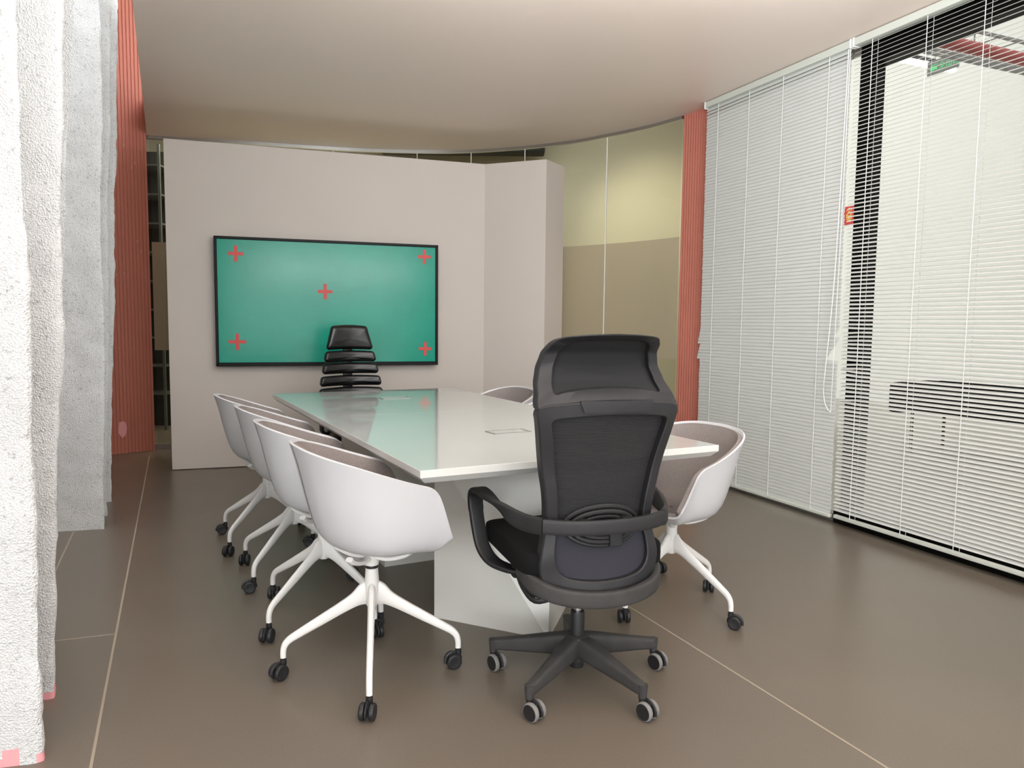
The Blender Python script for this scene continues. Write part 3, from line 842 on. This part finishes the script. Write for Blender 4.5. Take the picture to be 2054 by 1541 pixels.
def build_tub_chair():
    root = empty('tub_chair')
    rows = tub_rows()
    bm = bmesh.new()
    shell_solid(bm, rows, 0, -.008)
    bmesh.ops.remove_doubles(bm, verts=bm.verts[:], dist=1e-5)
    sh = new_obj('shell', bm, M['white'], root, ang=60)
    bm = bmesh.new()
    shell_solid(bm, tub_rows(tmax=.975, nt=16), -.0085, -.026)
    bmesh.ops.remove_doubles(bm, verts=bm.verts[:], dist=1e-5)
    lin_ = new_obj('felt_lining', bm, M['felt'], root, ang=60); lin_['label'] = 'grey felt lining'
    bm = bmesh.new()
    for k in range(4):
        a = PI/4 + k*PI/2; ca, sa = math.cos(a), math.sin(a)
        pts = [(.015*ca, .015*sa, .415), (.06*ca, .06*sa, .412), (.10*ca, .10*sa, .42), (.135*ca, .135*sa, .434), (.15*ca, .15*sa, .447)]
        tube(bm, cr(pts, 3), [(.013, .009)]*13, seg=8, ex=3)
    lathe(bm, [(0, .385), (.0235, .385), (.026, .40), (.03, .428), (.028, .436), (0, .436)], 20)
    new_obj('seat_bracket', bm, M['wmetal'], root)
    bm = bmesh.new()
    lathe(bm, [(0, .36), (.0145, .36), (.0145, .392), (0, .392)], 20)
    gl = new_obj('gas_lift', bm, M['chrome'], root); gl['label'] = 'chrome lift column'
    bm = bmesh.new(); lathe(bm, [(0, .373), (.021, .373), (.021, .381), (0, .381)], 20); new_obj('collar_ring', bm, M['blackc'], root)
    bm = bmesh.new()
    lathe(bm, [(0, .238), (.017, .238), (.0235, .25), (.026, .29), (.0245, .33), (.0215, .374), (0, .374)], 24)
    new_obj('hub', bm, M['wmetal'], root)
    for k in range(4):
        a = k*PI/2; bm = bmesh.new()
        path = [(0.0, .288, .013, .046), (.025, .280, .0145, .040), (.055, .264, .013, .026), (.10, .238, .012, .0205), (.18, .191, .0112, .0172), (.25, .150, .0106, .0142),
                (.276, .134, .0103, .0128), (.292, .117, .0102, .0115), (.299, .096, .0101, .0103), (.300, .070, .010, .010)]
        s = cr(path, 4)
        tube(bm, [(p[0]*math.cos(a), p[0]*math.sin(a), p[1]) for p in s], [(p[2], p[3]) for p in s], seg=14, ex=2.4)
        new_obj('leg', bm, M['wmetal'], root)
    for k in range(4):
        a = k*PI/2
        add_caster(root, .300*math.cos(a), .300*math.sin(a), 0, .078)
    return root

def copy_tree(o, parent=None):
    c = o.copy(); COL.objects.link(c)
    if parent: c.parent = parent
    for ch in [x for x in o.children]: copy_tree(ch, c)
    return c

def place_tub(root, x, y, facing, legs, casters, label, lift=0.0):
    root.location = (x, y, 0); root.rotation_euler = (0, 0, rad(facing)); root['label'] = label
    rel = rad(legs - facing); ci = 0
    for ch in root.children:
        nm = ch.name.split('.')[0]
        if nm in ('shell', 'felt_lining', 'seat_bracket'): ch.location.z = lift
        if nm in ('leg', 'hub'): ch.rotation_euler = (0, 0, rel)
        if nm == 'caster':
            a = rel + ci*PI/2
            ch.location = (.300*math.cos(a), .300*math.sin(a), 0)
            ch.rotation_euler = (0, 0, rad(casters[ci]) - rad(facing)); ci += 1

proto = tag(build_tub_chair(), 'x', 'chair', 'white tub chairs on casters around the table')
FACE_L, FACE_R = 27.3, 207.3
# position, facing, first leg heading, caster trail headings (world) for the four legs
chairs = [
    (-.478, 2.492, FACE_L, 9.0, (205, 300, 235, 265), 0, 'white tub chair at the near left corner of the table, nearest of its row'),
    (-.775, 3.002, FACE_L, 61.0, (160, 95, 265, 200), 0, 'white tub chair directly behind the nearest one in the left row'),
    (-1.05, 3.525, FACE_L, 69.5, (140, 275, 205, 20), 0, 'white tub chair third from the camera along the left side of the table'),
    (-1.355, 4.045, FACE_L, 69.0, (100, 205, 268, 190), 0, 'white tub chair at the far end of the left row, by the partition'),
    (.695, 3.125, FACE_R + 7, 41.6, (250, 120, 92, 330), -.036, 'white tub chair at the near right table corner beside the black mesh chair'),
    (.445, 3.66, FACE_R, 72.0, (90, 130, 200, 300), -.025, 'white tub chair on the right side hidden behind the black office chair back'),
    (.165, 4.19, FACE_R, 27.0, (10, 100, 210, 320), -.025, 'white tub chair whose rim is half hidden by the black headrest, far right side'),
    (-.122, 4.79, FACE_R + 8, 72.0, (70, 160, 250, 340), -.025, 'white tub chair at the far right corner of the table, in front of partition'),
]
for i, (x, y, f, lg, cs, lf, lb_) in enumerate(chairs):
    o = proto if i == 0 else copy_tree(proto)
    place_tub(o, x, y, f, lg, cs, lb_, lf)

# ------------------------------------------------------------------ conference table
TA = rad(27.3)
tb = tag(empty('conference_table', (-.288, 2.312, 0), TA), 'long white glossy conference table with faceted white pedestals', 'table')
TWd, TLn, TZ = 1.245, 2.745, .75
def top_panel(v0, v1, end0, end1):
    bm = bmesh.new()
    c = .022; z1, z2, z3 = TZ, TZ - .024, TZ - .046
    def ring(i, z):
        a = v0 + (i if end0 else 0); b = v1 - (i if end1 else 0)
        return [bm.verts.new(p) for p in ((i, a, z), (TWd - i, a, z), (TWd - i, b, z), (i, b, z))]
    e = .0015
    A0 = ring(e, z1); A = ring(0, z1 - e); B = ring(0, z2); C = ring(c, z3)
    bm.faces.new(A0).material_index = 0; bm.faces.new(C[::-1]).material_index = 1
    for p, q in ((A0, A), (A, B), (B, C)):
        for i in range(4): bm.faces.new((p[i], q[i], q[(i+1) % 4], p[(i+1) % 4])).material_index = 1
    return new_obj('tabletop_panel', bm, [M['table'], M['tedge']], tb, ang=20)
top_panel(0, 1.4395, True, False); top_panel(1.4415, TLn, False, True)
bm = bmesh.new(); box(bm, (TWd/2, TLn/2, .690), (TWd - .5, TLn - .7, .026)); new_obj('under_frame', bm, M['tbase'], tb)
def ped(pts_b, pts_t, faces):
    bm = bmesh.new()
    vb = {k: bm.verts.new((p[0], p[1], .0)) for k, p in pts_b.items()}
    vt = {k: bm.verts.new((p[0], p[1], .705)) for k, p in pts_t.items()}
    V = {**vb, **vt}
    for f in faces: bm.faces.new([V[k] for k in f])
    return new_obj('pedestal', bm, M['tbase'], tb, ang=5)
b = dict(B=(.282, .60), D=(.60, .205), E=(.965, .60), F=(.85, 1.0), G=(.50, 1.0))
t = dict(b=(.282, .60), d=(.69, .34), e=(1.01, .64), f=(.88, 1.02), g=(.49, 1.02))
F1 = ['BDb', 'Ddb', 'DEd', 'Eed', 'EFfe', 'FGgf', 'GBbg']
ped(b, t, [list(f) for f in F1] + [list('GFEDB'), list('bdefg')])
b2 = dict(B=(.29, 1.30), E=(.86, 1.30), F=(.86, 2.1), D=(.64, 2.5), G=(.282, 2.1))
t2 = dict(b=(.30, 1.28), e=(.86, 1.28), f=(.88, 2.06), d=(.56, 2.38), g=(.282, 2.1))
ped(b2, t2, [list(f) for f in ('BEeb', 'EFfe', 'FDf', 'Ddf', 'DGd', 'Ggd', 'GBbg')] + [list('GDFEB'), list('befdg')])
for (u0_, u1_, v0_, v1_) in ((.552, .735, 2.155, 2.245), (.552, .733, .603, .692)):
    cu, cv = (u0_+u1_)/2, (v0_+v1_)/2; w_, d_ = u1_-u0_, v1_-v0_
    bm = bmesh.new(); t_ = .007
    for (cx, cy, sx, sy) in ((cu, v0_+t_/2, w_, t_), (cu, v1_-t_/2, w_, t_), (u0_+t_/2, cv, t_, d_), (u1_-t_/2, cv, t_, d_)):
        box(bm, (cx, cy, TZ + .0012), (sx, sy, .004))
    fr = new_obj('cable_port', bm, M['portm'], tb); fr['label'] = 'aluminium framed cable port'
    bm = bmesh.new(); box(bm, (cu, cv + .008, TZ + .0004), (w_ - .016, d_ - .030, .0016)); new_obj('port_flap', bm, M['table'], fr)
    bm = bmesh.new(); box(bm, (u1_ - .035, v0_ + .014, TZ + .0004), (.05, .010, .0018)); new_obj('port_slot', bm, M['black'], fr)

# ------------------------------------------------------------------ five-star base used by both black chairs
def five_star(root, a0, m, R_=.30, hub_top=.165, trail=None, rw=.030, tread=True):
    bm = bmesh.new(); lathe(bm, [(0, .075), (.034, .075), (.046, .10), (.050, .14), (.044, hub_top-.004), (.036, hub_top), (0, hub_top)], 24); new_obj('hub', bm, m, root)
    for k in range(5):
        a = rad(a0 + 72*k); ca, sa = math.cos(a), math.sin(a); bm = bmesh.new()
        path = cr([(.02, .128, .030, .036), (.06, .124, .028, .036), (.14, .112, .0235, .030), (.24, .097, .0185, .0225), (R_ - .012, .090, .0165, .0195), (R_ + .010, .088, .0120, .0165)], 3)
        tube(bm, [(p[0]*ca, p[0]*sa, p[1]) for p in path], [(p[2], p[3]) for p in path], seg=16, ex=4.5)
        tube(bm, [(R_*ca, R_*sa, .105), (R_*ca, R_*sa, .062)], [.0165, .0135], seg=14)
        new_obj('leg', bm, m, root)
    for k in range(5):
        a = rad(a0 + 72*k)
        add_caster(root, R_*math.cos(a), R_*math.sin(a), rad(trail[k]), .07, rw=rw, tread=tread)

# ------------------------------------------------------------------ black mesh office chair (foreground)
OC_F = 108.0
oc = tag(empty('office_chair', (.232, 2.45, 0), rad(OC_F - 90)), 'black high-back mesh office chair with headrest in the foreground, seen from behind', 'chair')
loc_rot = OC_F - 90
five_star(oc, 20 - loc_rot, M['blackdusty'], trail=[v - loc_rot for v in (312, 20, 308, 316, 310)])
bm = bmesh.new(); lathe(bm, [(0, .05), (.0235, .05), (.0245, .056), (.0245, .240), (.023, .245), (0, .245)], 24); new_obj('column_sleeve', bm, M['blackc'], oc)
bm = bmesh.new(); lathe(bm, [(0, .235), (.0135, .235), (.0135, .38), (0, .38)], 18); gl = new_obj('gas_lift', bm, M['chrome'], oc); gl['label'] = 'chrome lift column'
# surface the back follows
def lerp_tab(tab, z):
    if z <= tab[0][0]: return tab[0][1]
    for (a, va), (b_, vb) in zip(tab, tab[1:]):
        if z <= b_:
            t = (z-a)/(b_-a); t = t*t*(3-2*t)*.5 + t*.5
            return va + (vb-va)*t
    return tab[-1][1]
YB = [(.355, -.222), (.45, -.205), (.60, -.178), (.75, -.20), (.97, -.262), (1.0, -.262)]
YH = [(.96, -.268), (1.0, -.240), (1.05, -.192), (1.09, -.172), (1.13, -.180), (1.165, -.218), (1.192, -.265)]
def yb(x, z):
    k = .95 if z > .5 else .95 + (.5 - z)*6
    return lerp_tab(YB, z) + k*x*x
def yh(x, z): return lerp_tab(YH, z) + 1.0*x*x
def mirror_loop(half, n):
    h = cr(half, n)
    return h + [(-p[0], p[1]) for p in h[-2:0:-1]]
def frame_loop(bm, outer, inner, yf, tb_, tf_, inset=.0):
    n = len(outer); rings = []
    for o_, i_ in zip(outer, inner):
        r = []
        ln = max(1e-4, math.hypot(o_[0]-i_[0], o_[1]-i_[1])); e_ = min(.3, .0045/ln)
        mA = tuple(o_[j]*(1-e_) + i_[j]*e_ for j in (0, 1)); mB = tuple(o_[j]*e_ + i_[j]*(1-e_) for j in (0, 1))
        for (p, off) in ((o_, -tb_ + .0045), (mA, -tb_), (mB, -tb_), (i_, -tb_ + .0035), (i_, tf_ - .004), (mB, tf_), (mA, tf_), (o_, tf_ - .004)):
            r.append(bm.verts.new((p[0], yf(*p) + off, p[1])))
        rings.append(r)
    for i in range(n):
        a, b_ = rings[i], rings[(i+1) % n]
        for k in range(8): bm.faces.new((a[k], a[(k+1) % 8], b_[(k+1) % 8], b_[k]))
def panel(bm, loop, yf, off, th, nr=10):
    """filled panel following yf inside the loop (star shaped about its centre)"""
    cx = 0; cz = sum(p[1] for p in loop)/len(loop)
    for s_off in (off, off + th):
        rows = []
        for j in range(nr + 1):
            t = max(j/nr, .01)
            rows.append([Vector((p[0]*t, yf(p[0]*t, cz + (p[1]-cz)*t) + s_off, cz + (p[1]-cz)*t)) for p in loop])
        V = gridf(bm, rows, closed=True); bm.faces.new(V[0])
O1 = [(0, .352), (.08, .357), (.15, .380), (.192, .420), (.204, .465), (.199, .51), (.189, .56), (.183, .61), (.188, .68), (.202, .76), (.218, .85), (.232, .93), (.236, .952), (.228, .970), (.2, .980), (.1, .990), (0, .993)]
I1 = [(0, .424), (.07, .427), (.125, .438), (.150, .46), (.158, .49), (.156, .53), (.149, .57), (.146, .61), (.150, .68), (.163, .76), (.178, .85), (.190, .91), (.190, .925), (.182, .934), (.16, .939), (.08, .946), (0, .948)]
bm = bmesh.new(); frame_loop(bm, mirror_loop(O1, 4), mirror_loop(I1, 4), yb, .016, .026); new_obj('back_frame', bm, M['blackp'], oc, ang=28)
PB = [(p[0]*1.03, p[1] + (-.006 if p[1] < .6 else .006)) for p in I1]
bm = bmesh.new(); panel(bm, mirror_loop(PB, 3), yb, .014, .003, 12); new_obj('mesh_back', bm, M['mesh'], oc, ang=60)
# solid cloth over the lower back
LC = [(0, .42), (.07, .423), (.125, .434), (.150, .456), (.160, .49), (.158, .53), (.151, .565), (.12, .575), (.06, .578), (0, .579)]
bm = bmesh.new(); panel(bm, mirror_loop(LC, 3), yb, .006, .006, 8); new_obj('lower_cloth', bm, mat('blue_black_cloth', (56, 56, 63), rough=.85, spec=.25, bump=.08, bscale=400), oc, ang=60)
O2 = [(0, .990), (.1, .987), (.19, .977), (.228, .966), (.236, .974), (.226, 1.015), (.212, 1.065), (.199, 1.108), (.190, 1.142), (.178, 1.166), (.150, 1.181), (.08, 1.189), (0, 1.192)]
I2 = [(0, 1.030), (.08, 1.026), (.14, 1.018), (.170, 1.011), (.178, 1.018), (.173, 1.048), (.163, 1.088), (.155, 1.120), (.147, 1.145), (.134, 1.160), (.112, 1.168), (.06, 1.174), (0, 1.176)]
bm = bmesh.new(); frame_loop(bm, mirror_loop(O2, 5), mirror_loop(I2, 5), yh, .014, .026); new_obj('headrest_frame', bm, M['blackp'], oc, ang=28)
PH = [(p[0]*1.06, 1.09 + (p[1]-1.09)*1.07) for p in I2]
bm = bmesh.new(); panel(bm, mirror_loop(PH, 3), yh, .010, .014, 12); new_obj('headrest_pad', bm, M['headf'], oc, ang=60)
# clip joining headrest to back
bm = bmesh.new()
loopc = [(-.118, .992), (-.105, .957), (.105, .957), (.118, .992)]
rows = []
for zz_, wq in ((.957, .104), (.962, .108), (.988, .118), (.994, .118)):
    rows.append([Vector((wq*q/6, lerp_tab(YB, zz_) + .95*(wq*q/6)**2 - .0235, zz_)) for q in range(-6, 7)])
shell_solid(bm, rows, 0, .012)
new_obj('headrest_clip', bm, M['blackp'], oc, ang=40)
# lumbar support
bm = bmesh.new()
for (rx, rz_, zc, off, rr) in ((.125, .062, .592, -.004, .0075), (.108, .048, .590, -.012, .007), (.085, .034, .588, -.014, .005)):
    pts = []
    for k in range(40):
        a = 2*PI*k/40; x = math.cos(a)*rx; z = zc + math.sin(a)*rz_
        pts.append((x, yb(x, z) + off, z))
    tube(bm, pts, rr, seg=8, closed=True, up=(0, 1, 0))
new_obj('lumbar_support', bm, M['blackp'], oc)
bm = bmesh.new(); box(bm, (.035, yb(0.035, .56) - .022, .553), (.042, .018, .05)); new_obj('lumbar_slider', bm, M['blackp'], oc, bevel=.003)
# armrests and the band behind the back
def side(s):
    return [(s*.17, .02, .388), (s*.225, .07, .390), (s*.265, .125, .402), (s*.288, .168, .438), (s*.298, .195, .50), (s*.304, .213, .57), (s*.306, .214, .618), (s*.304, .190, .640), (s*.300, .145, .644),
            (s*.291, .065, .634), (s*.280, -.02, .622), (s*.264, -.095, .612), (s*.240, -.155, .607), (s*.205, -.200, .606)]
for s in (-1, 1):
    bm = bmesh.new(); pts = cr(side(s), 5); n = len(pts)
    rr = []
    for i in range(n):
        t = i/(n-1)
        wv_ = .022 if t < .38 else (.024 if t < .7 else .024)
        rr.append((.0080 + .002*math.sin(PI*t), wv_ + .003))
    # band stands upright behind, lies flat on top of the arm
    P = [Vector(p) for p in pts]; rings = []
    for i in range(n):
        tg = (P[min(i+1, n-1)] - P[max(i-1, 0)]).normalized(); t = i/(n-1)
        # width direction: across (x) at the arm, turning upright (z) towards the rear band
        w = min(1, max(0, (t - .60)/.28)); w = w*w*(3-2*w)
        wd = (Vector((s*1.0, -.12, 0))*(1-w) + Vector((0, 0, 1))*w).normalized()
        wd = (wd - tg*wd.dot(tg)).normalized(); nd = tg.cross(wd).normalized()
        ring = []
        for k in range(12):
            a = 2*PI*k/12 + PI/12; ca, sa = math.cos(a), math.sin(a)
            x = math.copysign(abs(ca)**.32, ca); y = math.copysign(abs(sa)**.32, sa)
            ring.append(bm.verts.new(P[i] + wd*(x*rr[i][1]) + nd*(y*rr[i][0])))
        rings.append(ring)
    for i in range(n-1):
        for k in range(12): bm.faces.new((rings[i][k], rings[i][(k+1) % 12], rings[i+1][(k+1) % 12], rings[i+1][k]))
    bm.faces.new(rings[0][::-1]); bm.faces.new(rings[-1])
    new_obj('armrest', bm, M['blackp'] if False else M['blackc'], oc, ang=50)
band = [(-.205, -.200, .606), (-.15, -.228, .605), (-.08, -.246, .604), (0, -.252, .604), (.08, -.246, .604), (.15, -.228, .605), (.205, -.200, .606)]
bm = bmesh.new(); pb = cr(band, 5); tube(bm, pb, [(.009, .024)]*len(pb), seg=14, ex=4); new_obj('back_band', bm, M['blackp'], oc, ang=50)
for s in (-1, 1):
    bm = bmesh.new(); box(bm, (s*.07, -.215, .604), (.03, .05, .03)); new_obj('band_mount', bm, M['blackp'], oc, bevel=.003)
# seat, mechanism, brackets
bm = bmesh.new(); superbox(bm, (0, .088, .470), (.252, .250, .042), e=8.0, nu=56, nv=20, shape=lambda x, y, z: (x, y, z - .02*max(0, (y-.12)/.14)**2)); new_obj('seat', bm, M['seatf'], oc, ang=60)
bm = bmesh.new(); box(bm, (0, .09, .418), (.40, .38, .024)); new_obj('seat_pan', bm, M['blackc'], oc, bevel=.01)
bm = bmesh.new(); box(bm, (0, .03, .385), (.16, .26, .05)); new_obj('tilt_mechanism', bm, M['blackc'], oc, bevel=.008)
col = [(-.185, .06, .425), (-.215, -.01, .430), (-.228, -.085, .425), (-.212, -.155, .408), (-.165, -.212, .392), (-.085, -.246, .381), (0, -.256, .378)]
col = cr(col + [(-p[0], p[1], p[2]) for p in col[-2::-1]], 4); bm = bmesh.new()
tube(bm, col, [(.0125, .026)]*len(col), seg=16, ex=5)
new_obj('back_collar', bm, M['blackdusty'], oc, ang=40)
bm = bmesh.new()
for dz in (0, .026, .054):
    tube(bm, cr([(-.205, .06, .405 - dz*.2), (-.20, .0, .385 - dz*.7), (-.175, -.055, .358 - dz*.75), (-.12, -.085, .352 - dz*.35)], 4), [(.006, .009)]*13, seg=8, ex=3)
tube(bm, [(-.205, .06, .42), (-.205, .06, .365)], [(.012, .02)]*2, seg=8, ex=4, up=(0, 1, 0))
tube(bm, [(-.118, -.085, .362), (-.118, -.085, .326)], [(.012, .012)]*2, seg=8, ex=4, up=(0, 1, 0))
new_obj('footrest_bracket', bm, M['blackc'], oc)
bm = bmesh.new(); tube(bm, cr([(-.195, -.02, .397), (-.165, -.075, .368), (-.135, -.105, .352)], 4), .0035, seg=8)
lathe(bm, [(0, 0), (.011, 0), (.011, .006), (0, .006)], 14, Matrix.Translation((-.128, -.113, .350)) @ Matrix.Rotation(PI/2, 4, 'X')); new_obj('support_rod', bm, M['alu'], oc)
bm = bmesh.new(); superbox(bm, (.05, -.06, .335), (.05, .035, .022), e=3, nu=18, nv=8); new_obj('tension_knob', bm, M['blackc'], oc)

# ------------------------------------------------------------------ black leather chair with cushioned spine (far end)
SC_F = 300.0
sc = tag(empty('executive_chair', (-1.085, 5.225, 0), rad(SC_F - 90)), 'black leather chair with a back of stacked cushions at the far end of the table', 'chair')
five_star(sc, 30, M['blackc'], trail=[10, 80, 150, 230, 300], tread=False)
bm = bmesh.new(); lathe(bm, [(0, .08), (.025, .08), (.025, .30), (.014, .30), (.014, .40), (0, .40)], 18); new_obj('column', bm, M['blackc'], sc)
bm = bmesh.new(); superbox(bm, (0, .03, .45), (.235, .235, .05), e=4.5, nu=32, nv=14); new_obj('seat', bm, M['leather'], sc, ang=60)
def ysp(z): return -.215 - .02*math.sin((z-.45)*3) - max(0, z - 1.0)*.05
bm = bmesh.new()
tube(bm, [(0, -.05, .40), (0, -.19, .42), (0, -.245, .50), (0, ysp(.7) - .035, .7), (0, ysp(.9) - .035, .9), (0, ysp(1.05) - .03, 1.05)], [(.035, .012)]*6, seg=10, ex=4, up=(0, 1, 0)); new_obj('spine', bm, M['blackc'], sc)
cush = [(1.013, 1.180, .172, .138), (.925, 1.002, .192, .184), (.838, .912, .208, .202), (.750, .822, .228, .222), (.655, .735, .240, .235), (.560, .640, .245, .243)]
def pillow(bm, z0, z1, wb, wt, yc, dep):
    out = []
    rc = min(.022, (z1-z0)*.3); top = .10*(z1-z0)
    for (cx, cz, a0) in ((wt-rc, z1-rc, 0), (-(wt-rc), z1-rc, 90), (-(wb-rc), z0+rc, 180), (wb-rc, z0+rc, 270)):
        for k in range(6): a = rad(a0 + 18*k); out.append((cx + rc*math.cos(a), cz + rc*math.sin(a)))
    dense = []
    for i in range(len(out)):
        p, q = out[i], out[(i+1) % len(out)]; n = max(1, int(math.hypot(p[0]-q[0], p[1]-q[1])/.02))
        for j in range(n): dense.append((p[0]+(q[0]-p[0])*j/n, p[1]+(q[1]-p[1])*j/n))
    zc = (z0+z1)/2; hw = max(wb, wt)
    dense = [(x, z + (top*(1-(x/hw)**2) if z > zc else top*.3*(1-(x/hw)**2))) for x, z in dense]
    rows = []
    for (t, f) in ((.02, -1), (.4, -1), (.75, -.95), (.92, -.7), (1, -.1), (1, .15), (.955, .55), (.87, .82), (.65, .97), (.35, 1), (.02, 1)):
        row = []
        for x, z in dense:
            # shrink towards the medial line so corners stay square
            xx = x - math.copysign(min(abs(x), (1-t)*(z1-z0)*.5), x) if t > .3 else x*t*2
            zz = zc + (z-zc)*t
            row.append(Vector((xx, yc + dep*f + .9*xx*xx, zz)))
        rows.append(row)
    V = gridf(bm, rows, closed=True); bm.faces.new(V[0][::-1]); bm.faces.new(V[-1])
for (z0, z1, wb, wt) in cush:
    bm = bmesh.new(); pillow(bm, z0, z1, wb, wt, ysp((z0+z1)/2), .034)
    new_obj('back_cushion', bm, M['leather'], sc, ang=70)
for s in (-1, 1):
    bm = bmesh.new()
    tube(bm, [(s*.235, -.02, .42), (s*.265, -.02, .46), (s*.268, -.02, .60)], [(.012, .03)]*3, seg=10, ex=4, up=(0, 1, 0))
    superbox(bm, (s*.268, .0, .615), (.035, .12, .016), e=4, nu=24, nv=8)
    new_obj('armrest', bm, M['blackc'], sc)

# ------------------------------------------------------------------ lights
def area(name, loc, rot, sx, sy, power, col=(1, 1, 1)):
    l = bpy.data.lights.new(name, 'AREA'); l.shape = 'RECTANGLE'; l.size = sx; l.size_y = sy; l.energy = power; l.color = col
    o = bpy.data.objects.new(name, l); COL.objects.link(o); o.location = loc; o.rotation_euler = rot
    return o
# daylight entering through the window behind the viewer and the unshaded glazing at the right, beyond the frame
COOL = (.96, .98, 1.0)
area('daylight_rear', (0, -3.62, 1.6), (rad(90), 0, 0), 9.0, 2.3, 80, COOL)
area('daylight_right', tuple(wp(6.3, .16, 1.45)), (rad(90), 0, WANG + PI), 4.6, 2.7, 30, COOL)
# added unseen fill lights above the frame, brightening the partition and ceiling
def aim(d): return Vector(d).to_track_quat('-Z', 'Y').to_euler()
area('partition_fill', (.55, 3.1, 2.72), aim((-.12, 1, -.20)), 2.2, .12, 17, COOL)
area('ceiling_fill', (.6, 1.5, 2.02), aim((-.08, 1, .55)), 2.6, .15, 40, COOL)
for x in (.3, 1.6):
    area('up_fill', (x, .0, 2.05), (PI, 0, 0), .3, 4.0, 75, COOL)
# added fill lamp under the closed void ceiling, then daylight in the corridor hall
area('void_fill', (-2.35, 3.3, VZ - .05), (0, 0, rad(25)), .8, 3.0, 58, COOL)
area('daylight_hall', tuple(wp(0, 3.2, HZ - .1)), (0, 0, WANG), 14, 5, 185, (1, .99, .97))
# ceiling spot washing the wall of the next room
sl = bpy.data.lights.new('wall_washer', 'SPOT'); sl.energy = 88; sl.spot_size = rad(88); sl.spot_blend = 1.0; sl.shadow_soft_size = .15; sl.color = (1, .93, .76)
so = bpy.data.objects.new('wall_washer', sl); COL.objects.link(so); so.location = (1.1, 7.75, 3.4)
so.rotation_euler = (Vector((2.0, 9.2, 1.9)) - Vector((1.1, 7.75, 3.4))).to_track_quat('-Z', 'Y').to_euler()
area('next_room_glow', (-2.5, 8.2, 3.2), (0, 0, 0), 2.5, .6, 45, (1, .94, .8))

w = bpy.data.worlds.new('world'); SC.world = w; w.use_nodes = True
w.node_tree.nodes['Background'].inputs['Color'].default_value = (.95, .98, 1.0, 1)
w.node_tree.nodes['Background'].inputs['Strength'].default_value = 4.5

SC.view_settings.view_transform = 'Standard'; SC.view_settings.look = 'None'
SC.view_settings.gamma = 1.0; SC.view_settings.use_curve_mapping = False
SC.view_settings.exposure = 0.06
SC.cycles.use_denoising = True
SC.cycles.max_bounces = 10; SC.cycles.diffuse_bounces = 5; SC.cycles.glossy_bounces = 5; SC.cycles.transparent_max_bounces = 16
SC.cycles.sample_clamp_indirect = 8.0
